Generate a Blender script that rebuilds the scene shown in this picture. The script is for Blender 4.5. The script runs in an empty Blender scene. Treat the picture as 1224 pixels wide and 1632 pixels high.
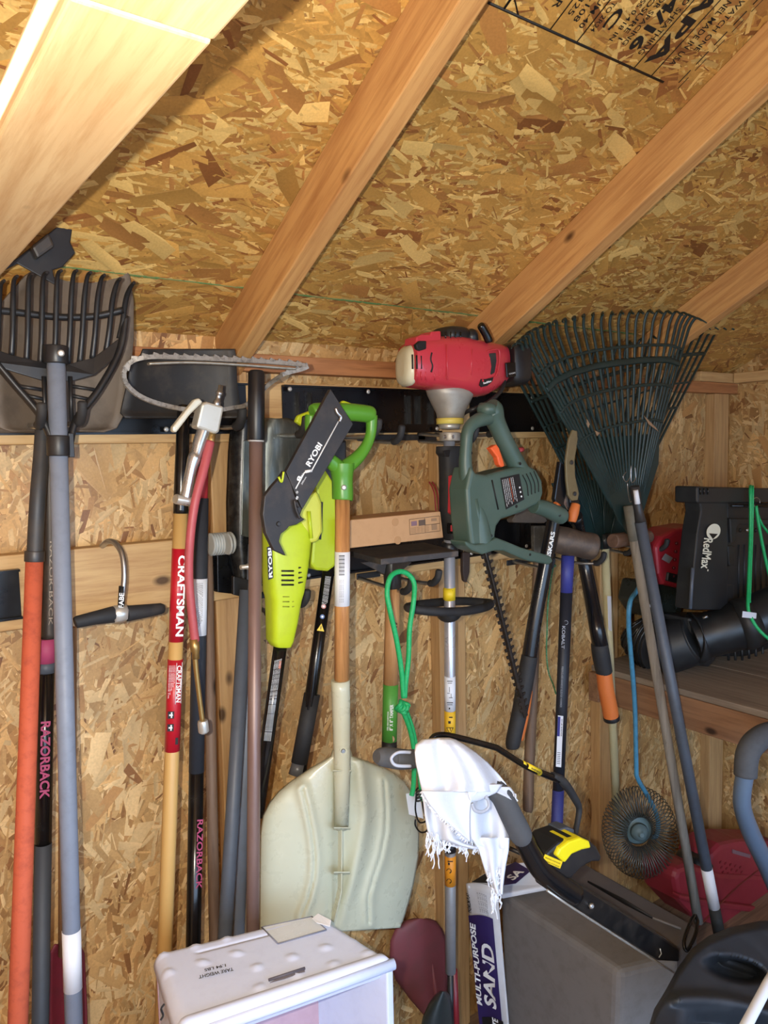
import bpy, math, random
import numpy as np
from mathutils import Vector, Matrix, Euler
C = bpy.context.scene.collection
# ---------------------------------------------------------------- camera
YAW, PITCH, ROLL, FPX = math.radians(36.05), math.radians(4.82), math.radians(-1.235), 1199.0
EYE = Vector((0, 0, 1.6))
Fw = Vector((math.sin(YAW) * math.cos(PITCH), math.cos(YAW) * math.cos(PITCH), -math.sin(PITCH)))
_r = Vector((math.cos(YAW), -math.sin(YAW), 0)); _u = _r.cross(Fw)
Rt = _r * math.cos(ROLL) + _u * math.sin(ROLL); Up = _u * math.cos(ROLL) - _r * math.sin(ROLL)
cd = bpy.data.cameras.new('camera'); cam = bpy.data.objects.new('camera', cd); C.objects.link(cam)
m = Matrix((Rt, Up, -Fw)).transposed().to_4x4(); m.translation = EYE; cam.matrix_world = m
cd.sensor_fit = 'VERTICAL'; cd.sensor_height = 24; cd.lens = 24 * FPX / 1632; cd.clip_start = .02
bpy.context.scene.camera = cam
# ---------------------------------------------------------------- light and exposure
sc = bpy.context.scene
sc.view_settings.view_transform = 'Standard'; sc.view_settings.look = 'None'
sc.view_settings.gamma = 1; sc.view_settings.use_curve_mapping = False
sc.view_settings.exposure = 0.2
w = bpy.data.worlds.new('world'); sc.world = w; w.use_nodes = True
bg = w.node_tree.nodes['Background']; bg.inputs[0].default_value = (.50, .70, 1.0, 1); bg.inputs[1].default_value = 5.0
def light(name, kind, loc, energy, color, **k):
    d = bpy.data.lights.new(name, kind); d.energy = energy; d.color = color
    for a, v in k.items(): setattr(d, a, v)
    o = bpy.data.objects.new(name, d); C.objects.link(o); o.location = loc; return o
# the phone's own flash, a few centimetres left of and above its lens
light('phone_flash', 'POINT', EYE - Rt * .052 + Up * .012, 50, (1, .93, .80), shadow_soft_size=.006)
sun = light('sun', 'SUN', (-4, 0, 3), 14, (1, .95, .86), angle=.004)
sun.rotation_euler = Vector((1, .06, -.0)).to_track_quat('-Z', 'Y').to_euler()

def P(x, y, Y):                     # a point standing at the distance Y from the doorway, measured off the photo
    d = Fw + Rt * ((x - 612) / FPX) + Up * ((816 - y) / FPX); return EYE + d * (Y / d.y)
def PX(x, y, X):
    d = Fw + Rt * ((x - 612) / FPX) + Up * ((816 - y) / FPX); return EYE + d * (X / d.x)
def PZ(x, y, Z):
    d = Fw + Rt * ((x - 612) / FPX) + Up * ((816 - y) / FPX); return EYE + d * ((Z - 1.6) / d.z)
# ---------------------------------------------------------------- materials
def lin(c): return tuple(((v / 255) / 12.92 if v / 255 <= .04045 else ((v / 255 + .055) / 1.055) ** 2.4) for v in c)
MATS = {}
def nt(name):
    m = bpy.data.materials.new(name); m.use_nodes = True; t = m.node_tree
    return m, t, t.nodes['Principled BSDF']
def node(t, kind, **k):
    n = t.nodes.new(kind)
    for a, v in k.items():
        if a in n.inputs: n.inputs[a].default_value = v
        else: setattr(n, a, v)
    return n
def mix(t, fac, a, b, blend='MIX'):
    n = t.nodes.new('ShaderNodeMix'); n.data_type = 'RGBA'; n.blend_type = blend
    for sock, v in ((n.inputs[0], fac), (n.inputs[6], a), (n.inputs[7], b)):
        if hasattr(v, 'is_output'): t.links.new(v, sock)
        elif isinstance(v, (int, float)): sock.default_value = v
        else: sock.default_value = (*v, 1)
    return n.outputs[2]
def ramp(t, src, lo, hi):
    r = node(t, 'ShaderNodeMapRange'); t.links.new(src, r.inputs[0]); r.inputs[1].default_value = lo; r.inputs[2].default_value = hi
    return r.outputs[0]
def mat(name, col, rough=.5, metal=0., dirt=None, amt=.35, scale=25, bump=.15, coat=0, stretch=None):
    """plain surface with mottled wear"""
    if name in MATS: return MATS[name]
    m, t, b = nt(name); col = lin(col); dirt = lin(dirt) if dirt else tuple(v * .55 for v in col)
    tc = node(t, 'ShaderNodeTexCoord'); mp = node(t, 'ShaderNodeMapping'); t.links.new(tc.outputs['Object'], mp.inputs[0])
    if stretch: mp.inputs['Scale'].default_value = stretch
    n1 = node(t, 'ShaderNodeTexNoise', Scale=scale, Detail=6., Roughness=.65); t.links.new(mp.outputs[0], n1.inputs['Vector'])
    f = ramp(t, n1.outputs[0], .48, .78)
    mm = node(t, 'ShaderNodeMath', operation='MULTIPLY'); t.links.new(f, mm.inputs[0]); mm.inputs[1].default_value = amt
    t.links.new(mix(t, mm.outputs[0], col, dirt), b.inputs['Base Color'])
    b.inputs['Metallic'].default_value = metal
    rr = node(t, 'ShaderNodeMath', operation='MULTIPLY_ADD'); t.links.new(n1.outputs[0], rr.inputs[0]); rr.inputs[1].default_value = .3; rr.inputs[2].default_value = max(.02, rough - .15)
    t.links.new(rr.outputs[0], b.inputs['Roughness'])
    b.inputs['Coat Weight'].default_value = coat
    if bump:
        bp = node(t, 'ShaderNodeBump', Strength=bump, Distance=.001); t.links.new(n1.outputs[0], bp.inputs['Height']); t.links.new(bp.outputs[0], b.inputs['Normal'])
    MATS[name] = m; return m
def wood(name, light_, dark, axis=0, rough=.6, knots=True, fine=1.0):
    if name in MATS: return MATS[name]
    m, t, b = nt(name); a, d = lin(light_), lin(dark)
    tc = node(t, 'ShaderNodeTexCoord'); mp = node(t, 'ShaderNodeMapping'); t.links.new(tc.outputs['Object'], mp.inputs[0])
    oi = node(t, 'ShaderNodeObjectInfo'); ad = node(t, 'ShaderNodeVectorMath', operation='ADD'); t.links.new(mp.outputs[0], ad.inputs[0])
    sm = node(t, 'ShaderNodeVectorMath', operation='SCALE'); cb = node(t, 'ShaderNodeCombineXYZ')
    for i in range(3): t.links.new(oi.outputs['Random'], cb.inputs[i])
    t.links.new(cb.outputs[0], sm.inputs[0]); sm.inputs['Scale'].default_value = 40; t.links.new(sm.outputs[0], ad.inputs[1])
    s = [26 * fine] * 3; s[axis] = 1.6 * fine; mp.inputs['Scale'].default_value = s
    n0 = node(t, 'ShaderNodeTexNoise', Scale=.35, Detail=3.); t.links.new(ad.outputs[0], n0.inputs['Vector'])
    wv = node(t, 'ShaderNodeMath', operation='MULTIPLY'); t.links.new(n0.outputs[0], wv.inputs[0]); wv.inputs[1].default_value = 16
    sn = node(t, 'ShaderNodeMath', operation='PINGPONG'); t.links.new(wv.outputs[0], sn.inputs[0]); sn.inputs[1].default_value = 1
    n1 = node(t, 'ShaderNodeTexNoise', Scale=3., Detail=5., Roughness=.7); t.links.new(ad.outputs[0], n1.inputs['Vector'])
    c1 = mix(t, ramp(t, sn.outputs[0], .35, 1.1), a, tuple(.62 * x + .38 * y for x, y in zip(a, d)))
    c2 = mix(t, ramp(t, n1.outputs[0], .45, .8), c1, d)
    if knots:
        mk = node(t, 'ShaderNodeMapping'); t.links.new(tc.outputs['Object'], mk.inputs[0]); ks = [9.] * 3; ks[axis] = 5.; mk.inputs['Scale'].default_value = ks
        a2 = node(t, 'ShaderNodeVectorMath', operation='ADD'); t.links.new(mk.outputs[0], a2.inputs[0]); t.links.new(sm.outputs[0], a2.inputs[1])
        vo = node(t, 'ShaderNodeTexVoronoi', Scale=1.); t.links.new(a2.outputs[0], vo.inputs['Vector'])
        k = ramp(t, vo.outputs['Distance'], .11, .05)
        c2 = mix(t, k, c2, tuple(v * .28 for v in d))
    t.links.new(c2, b.inputs['Base Color']); b.inputs['Roughness'].default_value = rough
    bp = node(t, 'ShaderNodeBump', Strength=.25, Distance=.0008); t.links.new(n1.outputs[0], bp.inputs['Height']); t.links.new(bp.outputs[0], b.inputs['Normal'])
    MATS[name] = m; return m
def osb_mat(name, flake):
    m, t, b = nt(name)
    tc = node(t, 'ShaderNodeTexCoord')
    if flake:
        at = node(t, 'ShaderNodeAttribute', attribute_name='Col'); base = at.outputs['Color']
    else:
        vo = node(t, 'ShaderNodeTexVoronoi', Scale=1.); mp = node(t, 'ShaderNodeMapping'); mp.inputs['Scale'].default_value = (55, 55, 25)
        t.links.new(tc.outputs['Object'], mp.inputs[0]); t.links.new(mp.outputs[0], vo.inputs['Vector'])
        base = mix(t, vo.outputs['Color'], lin((150, 105, 60)), lin((205, 165, 105)))
    n = node(t, 'ShaderNodeTexNoise', Scale=260., Detail=3.); t.links.new(tc.outputs['Object'], n.inputs['Vector'])
    n2 = node(t, 'ShaderNodeTexNoise', Scale=5., Detail=3.); t.links.new(tc.outputs['Object'], n2.inputs['Vector'])
    c = mix(t, .45, base, mix(t, n.outputs[0], (.35, .28, .2), (1.15, 1.12, 1.05)), 'MULTIPLY')
    t.links.new(mix(t, .0, c, base), b.inputs['Base Color'])
    b.inputs['Roughness'].default_value = .42; b.inputs['Specular IOR Level'].default_value = .45
    bp = node(t, 'ShaderNodeBump', Strength=.35, Distance=.0006); t.links.new(n.outputs[0], bp.inputs['Height']); t.links.new(bp.outputs[0], b.inputs['Normal'])
    return m
# ---------------------------------------------------------------- mesh helpers
def V(*a): return Vector(a)
class MB:
    def __init__(s): s.v = []; s.f = []; s.sm = []
    def add(s, vs, fs, smooth=True):
        k = len(s.v); s.v += [Vector(p) for p in vs]; s.f += [tuple(i + k for i in f) for f in fs]; s.sm += [smooth] * len(fs); return s
    def ring(s, rings, cap=True, smooth=True, closed=False):
        k = len(s.v); n = len(rings[0])
        for r in rings: s.v += [Vector(p) for p in r]
        L = len(rings)
        for i in range(L if closed else L - 1):
            a, b = k + i * n, k + ((i + 1) % L) * n
            for j in range(n): s.f.append((a + j, a + (j + 1) % n, b + (j + 1) % n, b + j)); s.sm.append(smooth)
        if cap and not closed:
            s.f.append(tuple(k + j for j in range(n - 1, -1, -1))); s.sm.append(False)
            s.f.append(tuple(k + (L - 1) * n + j for j in range(n))); s.sm.append(False)
        return s
    def tube(s, pts, r, n=12, flat=1., ref=None, cap=True, closed=False):
        pts = [Vector(p) for p in pts]; L = len(pts); rr = r if isinstance(r, (list, tuple)) else [r] * L
        up = None; rings = []
        for i, p in enumerate(pts):
            if closed: t = pts[(i + 1) % L] - pts[i - 1]
            else: t = (pts[min(i + 1, L - 1)] - pts[max(i - 1, 0)])
            t = t.normalized() if t.length > 1e-9 else V(0, 0, 1)
            if up is None:
                rf = Vector(ref) if ref else (V(0, -1, 0) if abs(t.y) < .9 else V(1, 0, 0))
                up = rf
            up = (up - t * up.dot(t)); up = up.normalized() if up.length > 1e-6 else t.orthogonal().normalized()
            sd = t.cross(up)
            rings.append([p + sd * (rr[i] * math.cos(2 * math.pi * j / n)) + up * (rr[i] * flat * math.sin(2 * math.pi * j / n)) for j in range(n)])
        return s.ring(rings, cap, True, closed)
    def lathe(s, p0, axis, prof, n=20, cap=True):
        p0 = Vector(p0); ax = Vector(axis).normalized(); o = ax.orthogonal().normalized(); q = ax.cross(o)
        return s.ring([[p0 + ax * t + o * (r * math.cos(2 * math.pi * j / n)) + q * (r * math.sin(2 * math.pi * j / n)) for j in range(n)] for t, r in prof], cap)
    def loft(s, secs, e=2., n=24, cap=True):
        """secs: (centre, half vector a, half vector b); superellipse of exponent e"""
        rings = []
        for c, a, b in secs:
            c, a, b = Vector(c), Vector(a), Vector(b); R = []
            for j in range(n):
                th = 2 * math.pi * j / n; cx, sx = math.cos(th), math.sin(th)
                R.append(c + a * math.copysign(abs(cx) ** (2 / e), cx) + b * math.copysign(abs(sx) ** (2 / e), sx))
            rings.append(R)
        return s.ring(rings, cap)
    def prism(s, poly, off):
        k = len(s.v); n = len(poly); off = Vector(off)
        s.v += [Vector(p) for p in poly] + [Vector(p) + off for p in poly]
        s.f += [tuple(k + i for i in range(n)), tuple(k + n + i for i in range(n - 1, -1, -1))] + [(k + i, k + n + i, k + n + (i + 1) % n, k + (i + 1) % n) for i in range(n)]
        s.sm += [False] * (n + 2); return s
    def box(s, lo, hi):
        (a, b, c), (d, e, f) = lo, hi
        vs = [V(x, y, z) for z in (c, f) for y in (b, e) for x in (a, d)]
        return s.add(vs, [(0, 2, 3, 1), (4, 5, 7, 6), (0, 1, 5, 4), (2, 6, 7, 3), (0, 4, 6, 2), (1, 3, 7, 5)], False)
    def obox(s, c, a, b, d):
        c, a, b, d = map(Vector, (c, a, b, d))
        vs = [c + a * x + b * y + d * z for z in (-1, 1) for y in (-1, 1) for x in (-1, 1)]
        return s.add(vs, [(0, 2, 3, 1), (4, 5, 7, 6), (0, 1, 5, 4), (2, 6, 7, 3), (0, 4, 6, 2), (1, 3, 7, 5)], False)
    def grid(s, fn, nu, nv, smooth=True):
        vs = [fn(i / nu, j / nv) for j in range(nv + 1) for i in range(nu + 1)]
        return s.add(vs, [(j * (nu + 1) + i, j * (nu + 1) + i + 1, (j + 1) * (nu + 1) + i + 1, (j + 1) * (nu + 1) + i) for j in range(nv) for i in range(nu)], smooth)
    def build(s, name, m, parent=None, bev=0, solid=0, sub=0, seg=2, fix=True):
        me = bpy.data.meshes.new(name)
        off = world_loc(parent) if parent else Vector()
        me.from_pydata([tuple(p - off) for p in s.v], [], s.f)
        me.polygons.foreach_set('use_smooth', s.sm)
        if fix:
            import bmesh
            b = bmesh.new(); b.from_mesh(me); bmesh.ops.recalc_face_normals(b, faces=b.faces); b.to_mesh(me); b.free()
        me.materials.append(m)
        o = bpy.data.objects.new(name, me); C.objects.link(o)
        if parent: o.parent = parent
        if solid:
            d = o.modifiers.new('thick', 'SOLIDIFY'); d.thickness = solid; d.offset = 0
        if bev:
            d = o.modifiers.new('bevel', 'BEVEL'); d.width = bev; d.segments = seg; d.limit_method = 'ANGLE'; d.angle_limit = .7
        if sub:
            d = o.modifiers.new('sub', 'SUBSURF'); d.levels = d.render_levels = sub
        return o
def world_loc(o):
    v = Vector()
    while o: v = v + o.location; o = o.parent
    return v
def thing(name, label, cat, loc, group=None):
    o = bpy.data.objects.new(name, None); C.objects.link(o); o.location = loc; o.empty_display_size = .02
    return tag(o, label, cat, group)
def tag(o, label, cat, group=None):
    o['label'] = label; o['category'] = cat
    if group: o['group'] = group
    return o
def struct(o): o['kind'] = 'structure'; return o
def smooth(pts, n=8):
    """Catmull-Rom through points (or tuples of any length)"""
    out = []; L = len(pts); pts = [Vector(p) for p in pts]
    for i in range(L - 1):
        a, b, c, d = pts[max(i - 1, 0)], pts[i], pts[i + 1], pts[min(i + 2, L - 1)]
        for k in range(n):
            t = k / n; out.append(.5 * ((2 * b) + (c - a) * t + (2 * a - 5 * b + 4 * c - d) * t * t + (3 * b - a - 3 * c + d) * t ** 3))
    return out + [pts[-1]]
def px(pts, Y): return [P(x, y, Y) for x, y in pts]
def pxs(pts): return [P(*p) for p in pts]
def lerp(a, b, t): return a + (b - a) * t
def rad(wpx, p): return wpx / 2 * (Vector(p) - EYE).dot(Fw) / FPX       # radius of a round bar that looks wpx pixels wide at p
def facing(p, ax):
    n = (EYE - p); n = n - ax * n.dot(ax); return n.normalized()
def writing(name, s, p0, p1, h, m, parent, n=None, off=.0008, weight=.0, squeeze=True):
    """flat print running from p0 to p1, letters h high, on a surface whose normal is n (default: towards the aisle)"""
    p0, p1 = Vector(p0), Vector(p1); ax = (p1 - p0).normalized(); n = Vector(n).normalized() if n else facing((p0 + p1) / 2, ax)
    up = n.cross(ax).normalized(); n = ax.cross(up)
    cu = bpy.data.curves.new(name, 'FONT'); cu.body = s; cu.size = 1; cu.align_x = 'LEFT'; cu.offset = weight; cu.resolution_u = 3
    o = bpy.data.objects.new(name, cu)
    C.objects.link(o); bpy.context.view_layer.update()
    bb = [Vector(b) for b in o.bound_box]; x0, x1 = min(b.x for b in bb), max(b.x for b in bb); y0, y1 = min(b.y for b in bb), max(b.y for b in bb)
    sx = (p1 - p0).length / max(x1 - x0, 1e-4); sy = h / max(y1 - y0, 1e-4)
    dg = bpy.context.evaluated_depsgraph_get(); me = bpy.data.meshes.new_from_object(o.evaluated_get(dg)); bpy.data.objects.remove(o)
    par = world_loc(parent); org = p0 + n * off - par
    for v in me.vertices: c = v.co.copy(); v.co = org + ax * ((c.x - x0) * sx) + up * ((c.y - (y0 + y1) / 2) * sy)
    me.materials.clear(); me.materials.append(m)
    o = bpy.data.objects.new(name, me); C.objects.link(o); o.parent = parent
    return o
def sticker(name, corners, m, parent, off=.0005, n=None):
    """thin printed label, corners in order"""
    c = [Vector(p) for p in corners]; nn = Vector(n) if n else (c[1] - c[0]).cross(c[2] - c[1]).normalized()
    if nn.dot(EYE - c[0]) < 0: nn = -nn
    return MB().prism([p + nn * off for p in c], nn * .0004).build(name, m, parent)
def seg(p0, p1, t0, t1): p0, p1 = Vector(p0), Vector(p1); return p0.lerp(p1, t0), p0.lerp(p1, t1)

# ---------------------------------------------------------------- the shed
OW, SF, BF = 1.488, 1.45, 1.412        # sheathing, stud face, face of the mounted boards
XR, XL, YF = 2.64, -1.0, -.95
TS = math.tan(math.radians(28)); CS = math.cos(math.radians(28)); SS = math.sin(math.radians(28))
def roof_z(y): return 1.84 + (OW - y) * TS
osb = osb_mat('osb', False); osb_f = osb_mat('osb_flakes', True)
M_raft = wood('rafter_pine', (206, 158, 100), (158, 104, 58)); M_pine = wood('pine', (205, 170, 118), (165, 122, 76))
M_beam = wood('beam_pine', (232, 200, 152), (196, 150, 100))  # paler than the other pine: glare of the near flash put into the colour
M_red = wood('reddish_pine', (186, 128, 82), (130, 82, 50)); M_stud = wood('stud_pine', (196, 158, 108), (150, 110, 68))
M_grey = wood('weathered', (146, 120, 98), (92, 72, 58))
def lumber(name, a, b, wd, th, m, parent=None, side=(0, 1, 0), kind=True):
    """a board from a to b (centre line); wd across 'side', th across the other way"""
    a, b = Vector(a), Vector(b); x = (b - a).normalized(); y = Vector(side); y = (y - x * y.dot(x)).normalized(); z = x.cross(y)
    L = (b - a).length / 2; g = MB(); g.box((-L, -wd / 2, -th / 2), (L, wd / 2, th / 2)); o = g.build(name, m, None, bev=.0025)
    R = Matrix((x, y, z)).transposed().to_4x4(); R.translation = (a + b) / 2 - (world_loc(parent) if parent else Vector())
    if parent: o.parent = parent
    elif kind: struct(o)
    o.matrix_local = R; return o
def flakes(parent, org, eu, ev, n, su, sv, count, seed, ang, tones, spread=28):
    """wood strands pressed in the board: thin irregular chips lying on the surface, each with its own colour"""
    rng = np.random.default_rng(seed); vs = []; fs = []; cols = []
    org, eu, ev, n = map(Vector, (org, eu, ev, n)); loc = world_loc(parent); tones = [np.array(lin(c)) for c in tones]
    big = int(count * .13)
    for i in range(count):
        u, v = rng.random() * su, rng.random() * sv
        L = rng.uniform(.04, .11) if i < big else rng.uniform(.010, .055); W = L * rng.uniform(.15, .48) if i < big else L * rng.uniform(.05, .30)
        W = min(W, .032)
        a = math.radians(ang + rng.normal() * spread + (90 if rng.random() < .08 else 0)); ca, sa = math.cos(a), math.sin(a)
        k = rng.uniform(-.3, .3, 6) * W
        poly = [(-L / 2 + k[0], -W * .35), (-L * .2, -W / 2), (L / 2 + k[1], -W * .4 + k[2]), (L / 2 + k[3] - W * .5 * rng.random(), W * .45), (L * .1, W / 2 + k[4] * .3), (-L / 2 - k[5], W * .3)]
        h = .0003 + .0011 * (i / count) ; tu, tv = rng.normal() * .012, rng.normal() * .03
        b = len(vs)
        for x, y in poly:
            uu, vv = u + x * ca - y * sa, v + x * sa + y * ca
            uu = min(max(uu, 0), su); vv = min(max(vv, 0), sv)
            p = org + eu * uu + ev * vv + n * (h + abs(x * tu) + abs(y * tv)) - loc
            vs.append((p.x, p.y, p.z))
        fs.append(tuple(range(b, b + 6)))
        r = rng.random(); t = tones[0] if r < .50 else tones[1] if r < .78 else tones[2] if r < .965 else tones[3]
        c = t * rng.uniform(.84, 1.14) * (1 + .10 * math.sin(u * 5 + math.sin(v * 7) * 2)); g_ = rng.uniform(.86, 1.14, 6); g_[3:] = g_[2::-1] * rng.uniform(.8, 1.2); cols += [(*(c * q), 1) for q in g_]
    me = bpy.data.meshes.new('wood_strands'); me.from_pydata(vs, [], fs)
    ca_ = me.color_attributes.new('Col', 'FLOAT_COLOR', 'CORNER')
    ca_.data.foreach_set('color', np.array(cols).ravel())
    me.materials.append(osb_f); o = bpy.data.objects.new('wood_strands', me); C.objects.link(o); o.parent = parent; o['kind'] = 'stuff'
    return o
T_wall = [(204, 164, 108), (222, 190, 138), (182, 138, 86), (144, 100, 60)]
T_roof = [(196, 152, 82), (222, 188, 118), (178, 128, 72), (146, 96, 54)]
wb = struct(MB().box((XL, OW, 0), (XR, OW + .012, 1.86)).build('wall_back', osb))
flakes(wb, (0, OW, .1), (1, 0, 0), (0, 0, 1), (0, -1, 0), XR, 1.74, 44000, 1, 72, T_wall, 32)
wr = struct(MB().prism([(XR, OW, 0), (XR, YF, 0), (XR, YF, 1.84), (XR, .27, roof_z(.27)), (XR, OW, 1.84)], (.012, 0, 0)).build('wall_right', osb))
flakes(wr, (XR, .1, .2), (0, 1, 0), (0, 0, 1), (-1, 0, 0), 1.38, 2.1, 24000, 2, 60, T_wall, 45)
# left wall: made-up unseen slit, shaped so the sun strikes only the tie beam
g = MB(); g.box((XL - .012, YF, 0), (XL, OW, 1.876)); g.box((XL - .012, YF, 1.898), (XL, OW, 2.6)); g.box((XL - .012, 1.12, 1.876), (XL, OW, 1.898)); struct(g.build('wall_left', osb))
g = MB(); g.box((XL, YF - .012, 0), (-.55, YF, 2.3)); g.box((1.9, YF - .012, 0), (XR, YF, 2.3)); g.box((-.55, YF - .012, 1.95), (1.9, YF, 2.3)); struct(g.build('wall_front', osb))
struct(MB().box((XL, YF, -.02), (XR, OW, 0)).build('floor', M_grey))
mg = mat('gravel', (150, 146, 138), .9, dirt=(110, 106, 98), scale=60)
struct(MB().box((-6, -9, -.12), (8, YF - .02, -.1)).build('yard_ground', mg))
# roof sheathing: two sheets meeting at y = 1.35 on this slope, one on the other
def sheet(name, y0, y1, seed, n):
    z0, z1 = roof_z(y0), roof_z(y1)
    o = MB().prism([(XL - .02, y0, z0), (XR + .1, y0, z0), (XR + .1, y1, z1), (XL - .02, y1, z1)], (0, .012 * SS, .012 * CS)).build(name, osb)
    flakes(o, (0, y0, z0), (1, 0, 0), (0, -CS, SS), (0, -SS, -CS), XR, (y0 - y1) / CS, n, seed, 0, T_roof, 26); return struct(o)
roof_main = sheet('ceiling', 1.347, .5, 3, 38000)
sheet('ceiling', 1.56, 1.350, 4, 7000)
ms_ = MB().prism([(XL, .5, roof_z(.5)), (XR, .5, roof_z(.5)), (XR, .27, roof_z(.27)), (XL, .27, roof_z(.27))], (0, .01, .012)); struct(ms_.build('ceiling', osb))
rz = roof_z(.27); struct(MB().prism([(XL, .27, rz), (XR, .27, rz), (XR, YF - .1, rz - (.37 - YF) * TS), (XL, YF - .1, rz - (.37 - YF) * TS)], (0, -.01, .012)).build('ceiling', osb))
gp = mat('green_edge_paint', (92, 128, 74), .7, dirt=(170, 140, 90), amt=1., scale=12)
struct(MB().prism([(.02, 1.3485, roof_z(1.3485) - .0012), (1.9, 1.3485, roof_z(1.3485) - .0012), (1.9, 1.3515, roof_z(1.3515) - .0012), (.02, 1.3515, roof_z(1.3515) - .0012)], (0, 0, .002)).build('trim_1', gp))
# rafters
for i, x in enumerate((.676, 1.290, 1.949)):
    dz = .0445 / CS
    a = V(x, 1.475, roof_z(1.475) - dz - .0015); b = V(x, .28, roof_z(.28) - dz - .0015)
    r = struct(lumber('rafter', a, b, .038, .089, M_raft, None, side=(1, 0, 0)))
# tie beam overhead, laid flat, in two lengths butted
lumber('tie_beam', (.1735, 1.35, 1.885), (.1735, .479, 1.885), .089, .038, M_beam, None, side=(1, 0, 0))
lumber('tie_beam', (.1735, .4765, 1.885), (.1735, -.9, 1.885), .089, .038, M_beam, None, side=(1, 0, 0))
# plates, boards, studs
lumber('top_plate', (XL, 1.4685, 1.786), (XR - .003, 1.4685, 1.786), .038, .037, M_red)
lumber('top_plate', (2.40, 1.4685, 1.8225), (XR, 1.4685, 1.8225), .036, .034, M_pine)
lumber('gable_plate', (XR - .02, .2, 1.8225), (XR - .02, 1.448, 1.8225), .036, .036, M_pine, side=(1, 0, 0))
for x in (.005, .665, 1.268, 1.912, 2.535):
    lumber('wall_stud', (x, 1.4685, 0.02), (x, 1.4685, 1.766), .037, .089, M_stud)
lumber('mounting_board', (-.2, 1.4305, 1.681), (1.98, 1.4305, 1.681), .037, .122, M_pine)
lumber('mounting_board', (-.2, 1.4305, 1.3665), (1.87, 1.4305, 1.3665), .037, .131, M_pine)
# ---------------------------------------------------------------- shared materials for the tools
K = mat('black_plastic', (30, 31, 34), .42, dirt=(70, 66, 60), amt=.3); KG = mat('black_gloss', (14, 14, 16), .22, dirt=(60, 60, 60), amt=.2)
KR = mat('black_rubber', (34, 35, 38), .7, dirt=(80, 74, 66), amt=.35); RAIL = mat('rail_black', (12, 12, 15), .3, .2, amt=.1)
STEEL = mat('steel', (176, 176, 176), .32, .9, dirt=(96, 92, 88), amt=.5); DSTEEL = mat('dark_steel', (66, 66, 68), .45, .45, dirt=(100, 84, 70), amt=.5, scale=14, bump=.3)
ZINC = mat('zinc', (200, 200, 196), .35, .6, dirt=(130, 125, 118)); BRASS = mat('brass', (176, 146, 92), .35, .8, dirt=(110, 84, 50))
GPOLE = mat('grey_fibreglass', (126, 136, 154), .5, dirt=(84, 86, 92), amt=.3, scale=40); GPOLE2 = mat('dark_grey_fibreglass', (78, 86, 98), .5, dirt=(60, 62, 66), scale=40)
WHITE = mat('white_label', (226, 230, 238), .55, amt=.06, bump=0); INK = mat('black_ink', (18, 18, 20), .6, amt=0, bump=0)
WHT = mat('white_print', (235, 238, 240), .5, amt=0, bump=0); PINK = mat('pink_print', (168, 66, 106), .6, amt=.3)
RED = mat('red_label', (186, 22, 42), .4, dirt=(150, 20, 36), amt=.3, coat=.3); YEL = mat('yellow_label', (236, 204, 40), .5, amt=.08, bump=0)
LIME = mat('lime_plastic', (186, 206, 36), .42, dirt=(150, 160, 50), amt=.35); GRN = mat('grip_green', (84, 146, 44), .35, dirt=(60, 110, 34), amt=.2)
RUST = mat('rusty_steel', (110, 78, 62), .7, .3, dirt=(70, 52, 46), amt=.7, scale=18, bump=.5)
def slab(name, pts, Y, th, m, parent, bev=.0015): return MB().prism(px(pts, Y), (0, th, 0)).build(name, m, parent, bev=bev)
def rodpts(pts, nsm=6):
    """pts: (x, y, Y, seen width in px) -> world points and radii"""
    q = [(*P(x, y, Y), rad(wd, P(x, y, Y))) for x, y, Y, wd in pts]
    if nsm and len(q) > 2: 
        q4 = []
        for k in range(len(q) - 1):
            a, b, c, d = (np.array(q[max(k - 1, 0)]), np.array(q[k]), np.array(q[k + 1]), np.array(q[min(k + 2, len(q) - 1)]))
            for s in range(nsm):
                t = s / nsm; q4.append(.5 * ((2 * b) + (c - a) * t + (2 * a - 5 * b + 4 * c - d) * t * t + (3 * b - a - 3 * c + d) * t ** 3))
        q = q4 + [np.array(q[-1])]
    return [Vector(p[:3]) for p in q], [float(p[3]) for p in q]
def rod(name, pts, m, parent, n=16, flat=1., nsm=6, bev=0, cap=True):
    a, r = rodpts(pts, nsm); return MB().tube(a, r, n, flat, cap=cap).build(name, m, parent, bev=bev)
def wire(name, pts, r, m, parent, n=8, nsm=6):
    a = [P(*p) for p in pts]; a = smooth(a, nsm) if nsm and len(a) > 2 else a
    return MB().tube(a, r, n).build(name, m, parent)
def downto(p0, p1, z):
    p0, p1 = Vector(p0), Vector(p1); return p0 + (p1 - p0) * ((z - p0.z) / (p1.z - p0.z))
def pole(name, p0, p1, r, m, parent, r1=None, n=18): return MB().tube([p0, p1], [r, r1 or r], n).build(name, m, parent)
def along(a, b, y):                # the point of the pole a-b seen at image height y (both px,py,Y)
    t = (y - a[1]) / (b[1] - a[1]); A, B = P(*a), P(*b)
    for _ in range(12):
        p = A.lerp(B, t); v = p - EYE; yy = 816 - FPX * v.dot(Up) / v.dot(Fw); d = 1e-3
        p2 = A.lerp(B, t + d); v = p2 - EYE; y2 = 816 - FPX * v.dot(Up) / v.dot(Fw); t += (y - yy) / ((y2 - yy) / d)
    return A.lerp(B, t)
def sleeve(name, a, b, y0, y1, r, m, parent, n=18): return MB().tube([along(a, b, y0), along(a, b, y1)], r, n).build(name, m, parent)
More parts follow.
